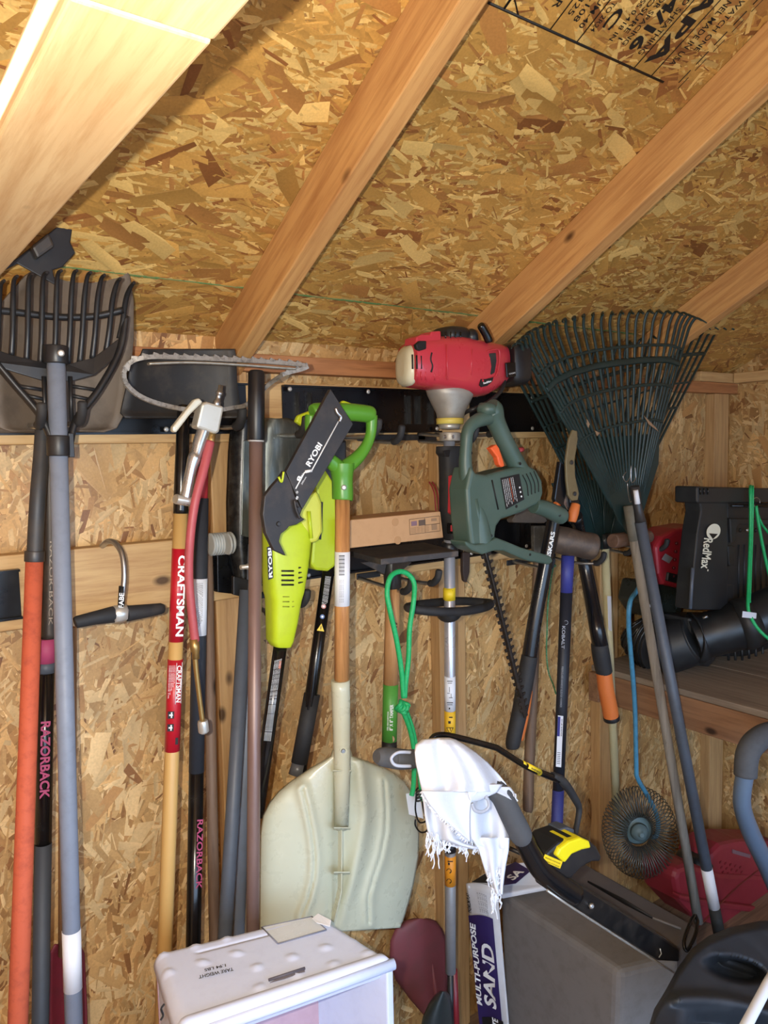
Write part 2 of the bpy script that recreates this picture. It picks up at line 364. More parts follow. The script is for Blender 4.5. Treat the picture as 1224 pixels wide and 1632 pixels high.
def print_on(name, s, a, b, y0, y1, h, r, m, parent, shift=0, flip=False, weight=.02):
    """lettering running along a pole"""
    p0, p1 = along(a, b, y0), along(a, b, y1)
    if flip: p0, p1 = p1, p0
    ax = (p1 - p0).normalized(); n = facing((p0 + p1) / 2, ax); sd = n.cross(ax) * shift
    return writing(name, s, p0 + n * r + sd, p1 + n * r + sd, h, m, parent, n=n, weight=weight)
def blade(name, rows, Yf, m, parent, th=.003, nu=12, nv=3, sub=0):
    """sheet blade: rows (y, x left, x right) in the photo; Yf(u, v) gives its dish"""
    R = []
    for i in range(len(rows) - 1):
        a, b = rows[i], rows[i + 1]
        for k in range(nv): t = k / nv; R.append([lerp(p, q, t) for p, q in zip(a, b)])
    R.append(list(rows[-1])); n = len(R) - 1
    g = MB(); g.grid(lambda u, v: P(lerp(R[round(v * n)][1], R[round(v * n)][2], u), R[round(v * n)][0], Yf(u, v)), nu, n)
    return g.build(name, m, parent, solid=th, sub=sub, fix=False)
# ---------------------------------------------------------------- hanging rails and their hooks
def rail(x0, x1, z0, z1, label, slots=()):
    t = thing('tool_rail', label, 'tool rail', (x0, 1.40, z0))
    g = MB(); g.box((x0, 1.408, z0), (x1, 1.4115, z1)); g.box((x0, 1.396, z0), (x1, 1.408, z0 + .004)); g.box((x0, 1.396, z1 - .004), (x1, 1.408, z1))
    g.build('rail_channel', RAIL, t)
    for x in slots: MB().box((x, 1.396, z0 + .02), (x + .0035, 1.4079, z1 - .015)).build('rail_rib', STEEL if False else KG, t)
    k = 0; x = x0 + .012
    while x < x1:
        for z in (z0 + .009, z1 - .009): MB().lathe((x, 1.397, z), (0, -1, 0), [(0, .0052), (.0015, .005), (.0028, .003)], 10).build('screw', ZINC, t)
        x += .2
    return t
rail(.10, .685, 1.636, 1.737, 'black metal tool rail behind the shovel blades, upper board on the left')
rail(.768, 1.196, 1.636, 1.737, 'black metal tool rail behind the green D-grip, upper board in the middle', (.80, .83, 1.10, 1.13, 1.17))
rail(1.30, 1.66, 1.636, 1.737, 'black metal tool rail behind the red engine and the leaf rakes')
rail(-.1, .245, 1.322, 1.408, 'black metal tool rail on the lower board behind the orange handle')
rail(.60, 1.27, 1.322, 1.408, 'black metal tool rail on the lower board behind the lime tools', (.61, .64))
rail(1.275, 1.86, 1.322, 1.408, 'black metal tool rail on the lower board behind the sledgehammer', (1.46, 1.50))
def hook(l, r, Yt, label, wd=.0075, drop=.012):
    a, b = P(*l, Yt), P(*r, Yt); c = (a + b) / 2
    t = thing('tool_hook', label, 'hook', (c.x, 1.396, c.z - .03), 'rubber tipped double hooks on the rails')
    MB().box((min(a.x, b.x) + .004, 1.392, c.z - .030), (max(a.x, b.x) - .004, 1.3955, c.z - .016)).build('hook_plate', K, t, bev=.002)
    for e in (a, b):
        base = V(lerp(e.x, c.x, .25), 1.392, e.z - .022)
        MB().tube(smooth([base, V(base.x, lerp(1.392, Yt, .55), e.z - .028), V(e.x, Yt + .022, e.z - .026), V(e.x, Yt + .004, e.z - .012)], 5), .0042, 8).build('prong', STEEL, t)
        MB().tube(smooth([V(e.x, Yt + .03, e.z - .027), V(e.x, Yt + .018, e.z - .025), V(e.x, Yt + .003, e.z - .012), e + V(0, -.002, .006)], 5), [wd] * 15 + [wd * .6], 12).build('rubber_tip', KR, t, bev=.002)
hook((66, 648), (131, 645), 1.235, 'black hook cradling the black scoop fork, leftmost on the upper rail')
hook((330, 650), (386, 655), 1.262, 'black hook under the metal air chuck and dark square blade', .0085)
hook((487, 668), (603, 672), 1.185, 'black hook holding up the green D-grip of the snow shovel')
hook((640, 682), (757, 672), 1.225, 'black hook carrying the neck of the red string trimmer')
hook((758, 684), (793, 672), 1.19, 'small black hook through the handle of the dark green hedge trimmer')
hook((437, 958), (489, 944), 1.235, 'black hook holding the front lime yellow pole saw')
hook((655, 925), (699, 912), 1.19, 'black hook with the green bungee cord looped over it')
hook((880, 893), (962, 883), 1.235, 'black hook under the rusty sledgehammer head')
hook((1010, 868), (1063, 862), 1.25, 'black hook under the wooden cross handle right of the sledgehammer')
# ---------------------------------------------------------------- far left
BST = mat('brown_steel', (104, 92, 80), .62, .2, dirt=(60, 54, 50), amt=.75, scale=16, bump=.4)
# shovel with the orange handle
A0, A1 = (55, 890, 1.30), (28, 1640, 1.28)
t = thing('orange_handled_shovel', 'round point shovel with rough orange handle, leftmost of the hanging tools', 'shovel', P(28, 1640, 1.28))
blade('blade', [(396, 118, 168), (408, 88, 190), (440, 40, 207), (480, 4, 213), (540, -14, 213), (620, -10, 206), (660, -8, 198), (682, 0, 186), (688, 20, 165)], lambda u, v: 1.345 + .035 * (1 - (2 * u - 1) ** 2), BST, t)
rod('ferrule', [(70, 655, 1.335, 24), (66, 720, 1.32, 24), (60, 800, 1.30, 25), (55, 890, 1.30, 25)], mat('dusty_iron', (64, 66, 70), .55, .4, dirt=(104, 92, 78), amt=.5, scale=16), t)
MB().tube([along(A0, A1, 878), along(A0, A1, 895)], .0155, 18).build('collar', DSTEEL, t, bev=.001)
pole('handle', along(A0, A1, 893), downto(P(*A0), P(*A1), .3), .0135, mat('orange_fibreglass', (196, 92, 62), .75, dirt=(150, 66, 50), amt=.7, scale=60, bump=.5), t, .0165)
# black shovel beside it
B0, B1 = (79, 700, 1.335), (64, 1640, 1.315)
t = thing('black_handled_shovel', 'shovel with a black handle, pink band and pink lettering, second from left', 'shovel', P(*B1))
blade('blade', [(562, -60, 60), (585, -70, 110), (630, -66, 128), (668, -50, 118), (690, -20, 95)], lambda u, v: 1.384 + .012 * (1 - (2 * u - 1) ** 2), BST, t)
rod('ferrule', [(78, 670, 1.36, 22), (79, 760, 1.34, 23), (80, 900, 1.335, 23), (78, 1022, 1.33, 24)], mat('worn_iron', (62, 56, 52), .5, .5, dirt=(120, 100, 80), amt=.5, scale=20), t)
sleeve('band', B0, B1, 1018, 1056, .0142, PINK, t)
sleeve('collar', B0, B1, 1055, 1072, .0138, GPOLE2, t)
MB().tube([along(B0, B1, 1068), along(B0, B1, 1345)], .0134, 18).build('grip', KG, t)
pole('handle', along(B0, B1, 1344), downto(P(*B0), P(*B1), .3), .0138, mat('charcoal_handle', (58, 62, 68), .6), t)
print_on('lettering', 'RAZORBACK', B0, B1, 1146, 1268, .015, .0136, PINK, t, shift=.001, weight=.03)
print_on('embossing', 'RAZOR-BACK', B0, B1, 862, 995, .006, .0126, mat('embossed_iron', (128, 116, 104), .5, .4), t, shift=.006, weight=0)
# scoop fork
C0, C1 = (89, 560, 1.262), (118, 1640, 1.255)
t = thing('scoop_fork', 'black plastic many-tined scoop fork on a grey pole with white tape', 'fork', P(*C1))
tops = [(-22, 455), (5, 447), (26, 440), (50, 436), (73, 434), (96, 431), (121, 431), (143, 434), (165, 438), (190, 444), (212, 450)]
bots = [(-30, 560), (-6, 562), (18, 567), (42, 575), (64, 580), (86, 582), (108, 580), (127, 578), (147, 572), (169, 561), (190, 540)]
for (a, b), (c, d) in zip(tops, bots):
    ym = lerp(b, d, .3); xm = lerp(a, c, .42) 
    rod('tine', [(a + 2, b, 1.225, 5), (a - 4, b + 8, 1.240, 7), (xm - 2, ym, 1.262, 9), (lerp(a, c, .75), lerp(b, d, .7), 1.283, 9), (c, d, 1.290, 10)], K, t, n=8, nsm=4)
MB().tube(smooth([P(-30, 492, 1.272), P(20, 497, 1.278), P(90, 505, 1.281), P(150, 504, 1.278), P(196, 494, 1.270)], 5), .0055, 8).build('crossbar', K, t)
blade('web', [(0, 0, 1), (1, 0, 1)], lambda u, v: 1.29, K, t) if False else None
up_, lo_ = [(-34, 548), (20, 566), (70, 578), (110, 580), (150, 570), (196, 535)], [(-30, 575), (20, 592), (66, 606), (112, 608), (150, 598), (188, 566)]
g = MB(); g.prism(px(up_, 1.283) + px(lo_[::-1], 1.276), (0, .006, 0)); g.build('web', K, t, bev=.001)
for pts in ([(-34, 545), (20, 610), (62, 660), (82, 700)], [(200, 505), (190, 560), (158, 620), (122, 668), (112, 705)]):
    MB().tube(smooth([P(x, y, lerp(1.285, 1.262, i / (len(pts) - 1))) for i, (x, y) in enumerate(pts)], 6), .0058, 8, flat=1.6).build('side_rail', K, t)
for y, xa, xb in ((619, 28, 66), (634, 42, 68), (619, 112, 150), (634, 112, 140)):
    MB().tube([P(xa, y - 4, 1.275), P(xb, y + 2, 1.272)], .003, 6).build('cross_rib', K, t)
for xa in (70, 112): MB().tube([P(xa, 600, 1.275), P(xa + 2, 672, 1.27)], .0035, 6).build('inner_rib', K, t)
MB().tube([along(C0, C1, 551), along(C0, C1, 580)], .0185, 18).build('socket', K, t, bev=.002)
c = along(C0, C1, 565) + V(.003, -.019, 0); MB().lathe(c, (-.1, -1, 0), [(0, .0055), (.002, .0052), (.003, .003)], 12).build('bolt', ZINC, t)
pole('handle', along(C0, C1, 575), downto(P(*C0), P(*C1), .3), .0139, GPOLE, t, .0142)
MB().tube([along(C0, C1, 694), along(C0, C1, 727)], .0175, 18).build('clamp', K, t, bev=.002)
c = along(C0, C1, 710); MB().obox(c + V(.018, .004, 0), (.004, 0, 0), (0, .012, 0), (0, 0, .019)).build('clamp_tab', K, t, bev=.001)
sleeve('tape_band', C0, C1, 1482, 1576, .0147, WHITE, t)
# wooden handled tool with a dark red blade, behind the fork's pole
t = thing('red_bladed_edger', 'wooden handled tool with dark red blade standing behind the grey fork pole', 'garden tool', P(105, 1700, 1.36))
pole('handle', P(108, 1000, 1.385), P(107, 1520, 1.36), .0150, wood('old_ash', (150, 112, 76), (100, 70, 48), 2), t)
blade('blade', [(1505, 88, 126), (1520, 79, 134), (1600, 78, 138), (1690, 80, 140), (1760, 84, 134)], lambda u, v: 1.352 + .02 * (1 - (2 * u - 1) ** 2), mat('dark_red_paint', (112, 34, 46), .5, dirt=(70, 40, 40), amt=.5), t)
# black hoe head above, against the beam
t = thing('hoe_head', 'black steel hoe head with a pointed corner, tucked against the overhead beam', 'hoe', P(60, 440, 1.25))
slab('blade', [(-10, 440), (108, 348), (116, 362), (112, 386), (120, 403), (100, 425), (84, 430), (90, 455), (60, 438), (28, 420)], 1.27, .004, mat('hoe_black', (34, 36, 42), .45, .3, dirt=(70, 66, 62)), t)
slab('socket', [(50, 392), (78, 370), (88, 392), (60, 412)], 1.25, .02, DSTEEL, t, .004)
# ---------------------------------------------------------------- square blade, saw chain, air chuck, striped handle
t = thing('square_point_shovel', 'shovel with yellow fibreglass handle, red brand labels and dark square blade', 'shovel', P(258, 1640, 1.31))
blade('blade', [(556, 228, 374), (566, 224, 376), (580, 206, 377), (610, 203, 378), (640, 196, 382), (658, 192, 384), (666, 200, 380)], lambda u, v: 1.33 + .03 * (1 - (2 * u - 1) ** 2) - .02 * max(0, v - .8) * 5 * .4, mat('blade_black', (44, 45, 47), .55, .3, dirt=(92, 84, 74), amt=.55, scale=20, bump=.3), t)
D0, D1 = (288, 815, 1.30), (258, 1640, 1.29)
rod('ferrule', [(293, 648, 1.325, 20), (291, 700, 1.31, 21), (289, 760, 1.30, 22), (288, 818, 1.30, 24)], KG, t)
pole('handle', along(D0, D1, 812), downto(P(*D0), P(*D1), .3), .0125, mat('yellow_fibreglass', (202, 162, 98), .45, dirt=(170, 128, 74), amt=.3, scale=30, stretch=(1, 1, .15)), t, .0142)
for y0, y1, r0 in ((874, 1022, .0131), (1050, 1196, .0136)):
    sleeve('brand_label', D0, D1, y0, y1, r0, RED, t)
print_on('lettering', 'CRAFTSMAN', D0, D1, 884, 1012, .0135, .0132, WHT, t, shift=.0055, weight=.03)
print_on('lettering', 'CRAFTSMAN', D0, D1, 1058, 1116, .008, .0137, WHT, t, shift=.0075, weight=.02)
ax = (along(D0, D1, 1116) - along(D0, D1, 1058)).normalized(); n_ = facing(along(D0, D1, 1090), ax); sd = n_.cross(ax)
for s_ in (.0028, .0122): 
    p, q = along(D0, D1, 1054) + sd * s_ + n_ * (.0137 if s_ < .01 else .0085), along(D0, D1, 1119) + sd * s_ + n_ * (.0137 if s_ < .01 else .0085)
    MB().tube([p, q], .0006, 4).build('label_line', WHT, t)
for k in range(5): print_on('small_print', 'LONG HANDLE SHOVEL STEEL'[: 24 - k * 3], D0, D1, 1058, 1110 - k * 6, .0016, .0136, WHT, t, shift=-.0095 + k * .0024, weight=0)
for y in (1136, 1156):
    p = along(D0, D1, y); MB().obox(p + n_ * .0136 - sd * .004, sd * .0055, ax * .0065, n_ * .0004).build('pictogram', INK, t)
    MB().obox(p + n_ * .0141 - sd * .004, sd * .0032, ax * .0014, n_ * .0002).build('pictogram', WHT, t); MB().obox(p + n_ * .0141 - sd * .003, sd * .0012, ax * .005, n_ * .0002).build('pictogram', WHT, t)
p = along(D0, D1, 1178); MB().obox(p + n_ * .0120 + sd * .007, sd * .003, ax * .006, n_ * .0004).build('pictogram', INK, t)
# saw chain slung over the hook and blade
t = thing('saw_chain', 'long loop of greasy steel saw chain slung across the dark square blade', 'saw chain', P(330, 660, 1.25))
loop = [(452, 596, 1.20), (488, 584, 1.19), (430, 577, 1.20), (360, 573, 1.205), (290, 570, 1.21), (240, 569, 1.21), (210, 576, 1.215), (197, 594, 1.22), (204, 616, 1.225), (232, 636, 1.23), (280, 650, 1.235), (330, 655, 1.235), (370, 650, 1.24), (396, 643, 1.245), (424, 616, 1.235)]
pts = [P(*p) for p in loop]; pts = smooth(pts + [pts[0]], 14)
CH = mat('greasy_chain', (138, 130, 120), .42, .35, dirt=(52, 44, 38), amt=1., scale=140, bump=.4)
MB().tube(pts[:-1], .0030, 6, flat=.9, ref=(0, 0, 1), closed=True).build('drive_band', CH, t)
g = MB()
L = [0]
for a, b in zip(pts, pts[1:]): L.append(L[-1] + (b - a).length)
s_ = 0; i = 0; k = 0; ztop = P(300, 592, 1.21).z
while s_ < L[-1] - .001:
    while L[i + 1] < s_: i += 1
    p = pts[i].lerp(pts[i + 1], (s_ - L[i]) / max(1e-6, L[i + 1] - L[i])); tt = (pts[i + 1] - pts[i]).normalized(); nn = tt.cross(V(0, 1, 0)).normalized()
    if nn.z < 0 and i < 84: nn = -nn
    g.obox(p + V(0, -.003, 0), tt * .0042, nn * .0035, V(0, .0011, 0)); g.obox(p + V(0, .003, 0), tt * .0042, nn * .0035, V(0, .0011, 0))
    if k % 2 and p.z > ztop: g.prism([p + nn * .003 - tt * .005, p + nn * .0035 + tt * .006, p + nn * .0075 + tt * .004, p + nn * .0045 - tt * .004], V(0, -.003 if k % 4 == 1 else .003, 0))
    s_ += .0085; k += 1
o = g.build('chain_links', CH, t); o['kind'] = 'stuff'
# upper run of the chain doubles back on itself
up2 = [P(*p) for p in ((236, 580, 1.20), (300, 578, 1.198), (370, 581, 1.195), (440, 586, 1.192), (470, 588, 1.19))]
MB().tube(smooth(up2, 10), .0068, 6, flat=.35, ref=(0, 0, 1)).build('chain_run', mat('chain_bright', (170, 166, 156), .4, .6, dirt=(90, 80, 70), amt=.6, scale=80), t)
# tyre air chuck with its hose
t = thing('air_chuck', 'metal tyre inflator chuck with white lever and short red hose', 'air chuck', P(318, 1170, 1.21))
Yc = 1.20
slab('valve_body', [(322, 643), (330, 640), (358, 648), (350, 688), (345, 692), (313, 681), (318, 660)], Yc, .028, mat('cast_alloy', (196, 194, 184), .45, .5, dirt=(140, 136, 126)), t, .004)
slab('lever', [(318, 634), (324, 641), (304, 660), (281, 690), (275, 687), (276, 680), (298, 652), (310, 637)], Yc - .012, .014, mat('lever_white', (206, 204, 188), .4, .2), t, .003)
rod('coupler', [(344, 650, Yc + .01, 13), (346, 640, Yc + .01, 13), (347, 638, Yc + .01, 9), (349, 630, Yc + .01, 9), (349.5, 629, Yc + .01, 12), (350, 625, Yc + .01, 12), (350.5, 624, Yc + .01, 8), (352, 614, Yc + .01, 7)], STEEL, t, nsm=0)
rod('barrel', [(326, 682, Yc + .014, 21), (318, 705, Yc + .014, 21), (313, 724, Yc + .012, 18), (310, 730, Yc + .012, 21), (303, 756, Yc + .012, 17), (294, 805, Yc + .012, 20)], mat('polished_alloy', (190, 192, 194), .25, .8, dirt=(120, 118, 114)), t)
g = MB().tube([P(279, 795, Yc + .012), P(314, 801, Yc + .012)], .0085, 12, flat=1.6); g.build('hanging_ring', ZINC, t, bev=.002)
rod('hose_fitting', [(338, 688, Yc + .012, 13), (336, 704, Yc + .012, 14), (334, 708, Yc + .012, 12)], BRASS, t, nsm=0)
RH = mat('red_hose', (172, 78, 84), .5, dirt=(120, 50, 50), amt=.4)
rod('hose', [(335, 704, Yc + .01, 15), (324, 750, Yc, 15), (311, 800, Yc - .005, 14), (303, 860, Yc - .005, 14), (301, 920, Yc, 14), (306, 980, Yc, 14), (311, 1022, Yc, 14)], RH, t)
rod('ferrule', [(309, 1018, Yc, 15), (311, 1036, Yc, 15), (312, 1040, Yc, 11), (312, 1050, Yc, 12)], BRASS, t, nsm=0)
rod('stem', [(311, 1048, Yc, 9), (314, 1080, Yc, 8), (323, 1152, Yc, 8)], BRASS, t)
rod('chuck_head', [(323, 1148, Yc, 15), (323.5, 1153, Yc, 17), (325, 1166, Yc, 17), (325.5, 1169, Yc, 9)], ZINC, t, nsm=0, bev=.001)
# second black shovel with the sticker
H0, H1 = (322, 740, 1.34), (307, 1560, 1.31)
t = thing('black_gripped_shovel', 'long black handled tool with red collar and white paper sticker', 'shovel', P(*H1))
rod('ferrule', [(322, 664, 1.375, 12), (324, 700, 1.36, 12), (323, 748, 1.342, 18)], KG, t)
sleeve('collar', H0, H1, 744, 796, .0118, mat('red_collar', (176, 50, 58), .5), t)
MB().tube([along(H0, H1, 794), along(H0, H1, 1230)], [.0133, .0142], 18).build('grip', GPOLE2 if False else mat('slate_grip', (44, 48, 56), .6), t)
pole('handle', along(H0, H1, 1228), downto(P(*H0), P(*H1), .3), .0138, KG, t, .0142)
p, q = along(H0, H1, 922), along(H0, H1, 1012); MB().tube([p, q], .0140, 18).build('sticker', WHITE, t)
for k in range(6): print_on('small_print', 'LIFETIME WARRANTY READ INSTRUCTIONS'[: 34 - 3 * k], H0, H1, 928, 1004 - k * 3, .0014, .0141, INK, t, shift=-.005 + k * .002, weight=0)
print_on('lettering', 'RAZORBACK', H0, H1, 1302, 1412, .011, .0128, PINK, t, shift=.0085, weight=.02)
t = thing('weathered_wooden_pole', 'thin weathered brown wooden pole behind the pink lettered black handle', 'pole', P(343, 1540, 1.36))
pole('shaft', P(330, 860, 1.385), downto(P(330, 860, 1.385), P(343, 1540, 1.355), .2), .0105, wood('brown_old_wood', (128, 104, 86), (84, 64, 52), 2), t, .0115)
MB().tube([P(329.8, 850, 1.385), P(330, 862, 1.385)], .0115, 14).build('end_cap', DSTEEL, t)
# T handled hook
t = thing('t_handle_hook', 'small curved steel hook with a black rubber T-handle on the lower board', 'hook tool', P(192, 1000, 1.30))
wire('hook_rod', [(163, 870, 1.40), (172, 863, 1.37), (184, 866, 1.35), (195, 885, 1.33), (198, 920, 1.32), (193, 965, 1.32)], .0052, STEEL, t, 10)
a, b = P(191, 976, 1.32), None
rod('rubber_grip', [(119, 993, 1.315, 18), (124, 991, 1.315, 20), (150, 985, 1.318, 22), (182, 979, 1.32, 27)], KR, t, nsm=0, bev=.002)
rod('rubber_grip', [(262, 970, 1.325, 13), (256, 970, 1.325, 18), (230, 974, 1.322, 22), (201, 978, 1.32, 26)], KR, t, nsm=0, bev=.002)
rod('hub', [(180, 980, 1.32, 27), (182, 980, 1.32, 30), (199, 977, 1.32, 30), (201, 977, 1.32, 27)], ZINC, t, nsm=0, n=6)
sleeve('label', (195, 933, 1.32), (193, 967, 1.32), 934, 968, .0060, INK, t, 12)
print_on('lettering', 'FABE', (195, 933, 1.32), (193, 967, 1.32), 944, 968, .008, .0064, WHT, t, flip=True)
# ---------------------------------------------------------------- middle of the wall
# long brown bar with a black grip
t = thing('digging_bar', 'long brown metal bar with a thick black rubber grip at its top', 'bar', P(403, 1560, 1.15))
J0, J1 = (408, 700, 1.20), (402, 1640, 1.20)
pole('shaft', along(J0, J1, 700), downto(P(*J0), P(*J1), .25), .0118, mat('brown_bar', (128, 104, 98), .4, .3, dirt=(146, 128, 120), amt=.7, scale=22, bump=.3, stretch=(1, 1, .3)), t)
g = MB(); a, b = along(J0, J1, 590), along(J0, J1, 702); g.tube([a, a + (b - a) * .04, b], [.0115, .0145, .0152], 20); g.build('grip', mat('satin_grip', (22, 22, 26), .38, dirt=(60, 60, 60), amt=.2), t, bev=.002)
sleeve('grip_edge', J0, J1, 701, 704, .0142, mat('pale_ring', (180, 178, 176), .5), t)
# trenching spades whose grey handles stand behind
SCR = mat('scratched_grey', (88, 94, 92), .38, .55, dirt=(150, 154, 148), amt=.55, scale=34, bump=.2, stretch=(3, 1, .5))
t = thing('trenching_spade', 'long narrow black spade blade with grey handle, left of the brown bar', 'spade', P(355, 1500, 1.3))
blade('blade', [(664, 376, 412), (676, 368, 420), (720, 364, 424), (800, 361, 424), (870, 362, 418), (925, 372, 410), (945, 380, 404)], lambda u, v: 1.385 - .03 * (1 - (2 * u - 1) ** 2), mat('spade_black', (26, 27, 30), .3, .3, dirt=(86, 88, 86), amt=.5, scale=60), t)
E0, E1 = (393, 940, 1.325), (354, 1560, 1.255)
pole('handle', P(*E0), downto(P(*E0), P(*E1), .3), .0135, mat('dark_blue_grey', (82, 90, 102), .5, dirt=(64, 68, 76), scale=30), t)
slab('step_plate', [(388, 702), (404, 700), (404, 858), (384, 854)], 1.345, .003, SCR, t)
t = thing('round_spade', 'scratched grey round spade blade behind the brown bar, with pale grey handle', 'spade', P(380, 1500, 1.3))
blade('blade', [(667, 424, 458), (674, 408, 476), (700, 398, 488), (740, 394, 492), (790, 396, 490), (830, 400, 470), (870, 404, 440)], lambda u, v: 1.35 - .03 * (1 - (2 * u - 1) ** 2), SCR, t)
E0, E1 = (406, 868, 1.345), (376, 1560, 1.33)
pole('handle', P(*E0), downto(P(*E0), P(*E1), .3), .0132, mat('pale_blue_grey', (110, 120, 136), .5, dirt=(84, 90, 100), scale=30), t)
MB().lathe(P(398, 903, 1.30), (-1, -.1, .05), [(0, .006), (.006, .006), (.007, .0045), (.02, .0045)], 10).build('bolt', ZINC, t)
# corrugated conduit
t = thing('corrugated_conduit', 'stub of pale grey corrugated conduit left of the black spade blade', 'conduit', P(350, 868, 1.36))
prof = []
for k in range(9): prof += [(k * .0052, .0185), (k * .0052 + .0014, .0222), (k * .0052 + .0036, .0222)]
MB().lathe(P(334, 868, 1.365), (1, .05, -.02), prof + [(.048, .0195)], 20).build('tube', mat('pale_grey_plastic', (170, 174, 172), .5, dirt=(130, 130, 124)), t)
MB().lathe(P(361, 867, 1.34), (1, 0, 0), [(0, .0205), (.003, .0215), (.006, .0185)], 20).build('rim', mat('pale_grey_plastic', (0, 0, 0)), t)
# dark bracket under it
t = thing('pole_bracket', 'black perforated metal bracket under the corrugated conduit', 'bracket', P(375, 948, 1.37))
slab('plate', [(346, 872), (400, 868), (402, 950), (347, 944)], 1.388, .004, RAIL, t); slab('arm', [(372, 918), (400, 925), (402, 955), (372, 948)], 1.34, .01, K, t)
for k in range(6): MB().lathe(P(356 + (k % 2) * 8, 885 + (k // 2) * 18, 1.3875), (0, -1, 0), [(0, .0022), (.0006, .0018)], 8).build('hole', KG, t)
# second lime pole tool (behind)
Yn = 1.285
t = thing('lime_pruner', 'lime yellow pole tool behind, with black tube and hazard triangle sticker', 'pruner', P(470, 1235, Yn))
slab('motor_housing', [(500, 742), (516, 742), (536, 775), (538, 830), (536, 902), (524, 911), (503, 909), (496, 899), (498, 868), (506, 800)], Yn - .02, .05, LIME, t, .006)
slab('cap', [(508, 712), (553, 700), (554, 765), (545, 790), (530, 782), (512, 765)], Yn - .01, .04, K, t, .005)
slab('panel_line', [(512, 800), (515, 800), (512, 860), (509, 860)], Yn - .0215, .002, K, t, 0)
slab('upper_hook', [(472, 672), (476, 662), (502, 652), (506, 666), (484, 680)], Yn - .07, .012, LIME, t, .003)
slab('upper_tab', [(540, 644), (548, 638), (562, 643), (560, 660), (542, 660)], 1.235, .01, LIME, t, .003)
N0, N1 = (524, 905, Yn), (497, 1110, Yn - .01)
pole('tube', P(*N0), P(478, 1235, Yn - .015), .0125, KG, t)
sleeve('foam_grip', (497, 1108, Yn - .006), (477, 1216, Yn - .012), 1106, 1216, .0165, KR, t)
sleeve('lock_collar', (477, 1216, Yn - .012), (470, 1240, Yn - .014), 1216, 1236, .0148, mat('grey_collar', (86, 88, 92), .4), t)
for k in range(5): print_on('small_print', 'WARNING TO REDUCE THE RISK OF INJURY'[: 34 - 2 * k], N0, N1, 918, 968 - k * 2, .0018, .0127, WHT, t, shift=-.004 + k * .0024, weight=0)
p = along(N0, N1, 1000); ax = (along(N0, N1, 1010) - p).normalized(); n_ = facing(p, ax); sd = n_.cross(ax)
MB().prism([p + n_ * .0128 + sd * a + ax * b for a, b in ((-.0075, .006), (.0075, .006), (0, -.009))], n_ * .0004).build('hazard_triangle', YEL, t)
writing('hazard_mark', '!', p + n_ * .0134 - sd * .0008 + ax * .004, p + n_ * .0134 + sd * .0012 + ax * .004, .007, INK, t, n=n_, weight=.03) if False else print_on('hazard_mark', '!', N0, N1, 996, 1003, .0018, .0135, INK, t)
for y, mm in ((982, mat('blue_sign', (70, 110, 170), .5)), (966, mat('pale_red_sign', (200, 130, 126), .5))):
    q = along(N0, N1, y); MB().lathe(q + n_ * .0126, n_, [(0, .0045), (.0004, .0045)], 14).build('safety_sign', mm, t)
    MB().lathe(q + n_ * .0130, n_, [(0, .0022), (.0003, .0022)], 10).build('safety_sign', WHT, t)
# front lime pole saw
Ym = 1.20
t = thing('lime_pole_saw', 'lime yellow pole saw with vented body, hanging in front of the other lime tool', 'pole saw', P(412, 1290, Ym))
g = MB().loft([(P(455, y, Ym + .02), (P(xr, y, Ym) - P(xl, y, Ym)) / 2 , V(0, dd, 0)) if False else ((P((xl + xr) / 2, y, Ym + .025)), (P(xr, y, Ym) - P(xl, y, Ym)) / 2, V(0, dd, 0)) for y, xl, xr, dd in
    ((808, 432, 478, .014), (822, 424, 490, .022), (850, 421, 494, .028), (900, 422, 487, .03), (942, 424, 480, .029), (955, 427, 476, .027), (990, 428, 470, .025), (1020, 428, 464, .022), (1030, 434, 460, .018))], e=3.4, n=28)
g.build('motor_housing', LIME, t, bev=.0015)
slab('side_bulge', [(474, 800), (506, 782), (514, 802), (515, 848), (507, 864), (494, 866), (486, 850), (478, 832)], Ym + .0, .035, mat('pale_lime', (202, 206, 78), .45, dirt=(160, 160, 60)), t, .006)
MB().tube([P(492, 815, Ym - .004), P(496, 858, Ym - .004)], .0035, 8).build('bulge_rib', LIME, t)
nn = V(-.12, -1, 0).normalized()
for r_, (xs, ys) in enumerate((((449, 468), (910, 917, 925, 932)), ((476, 482), (905, 913, 921, 929)), ((451, 461), (951, 959, 967)), ((466, 472), (951, 959, 967)))):
    for y in ys:
        a_ = P(xs[0], y, Ym - .0062 + (.001 if xs[0] > 463 else 0) + (.003 if y > 940 else 0)); b_ = P(xs[1], y - (1.5 if xs[0] > 463 else 0), Ym - .0052 + (.004 if xs[0] > 463 else 0) + (.003 if y > 940 else 0))
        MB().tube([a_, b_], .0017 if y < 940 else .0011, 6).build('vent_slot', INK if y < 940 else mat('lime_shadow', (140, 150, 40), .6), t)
c4 = [P(425, 872, Ym - .009), P(433, 869, Ym - .0105), P(435, 921, Ym - .0085), P(427, 924, Ym - .006)]
sticker('brand_plate', c4, INK, t, off=.001)
nq = (c4[1] - c4[0]).cross(c4[2] - c4[1]).normalized(); nq = nq if nq.dot(EYE - c4[0]) > 0 else -nq
writing('lettering', 'RYOBI', (c4[3] + c4[2]) / 2 + (c4[0] - c4[3]) * .05, (c4[0] + c4[1]) / 2 - (c4[0] - c4[3]) * .05, .0065, WHT, t, n=nq, off=.0022, weight=.03)
M0, M1 = (447, 1028, Ym + .022), (410, 1300, Ym + .05)
pole('tube', P(*M0), P(*M1), .0128, KG, t)
sleeve('lower_collar', M0, M1, 1262, 1296, .0122, mat('grey_collar', (0, 0, 0)), t)
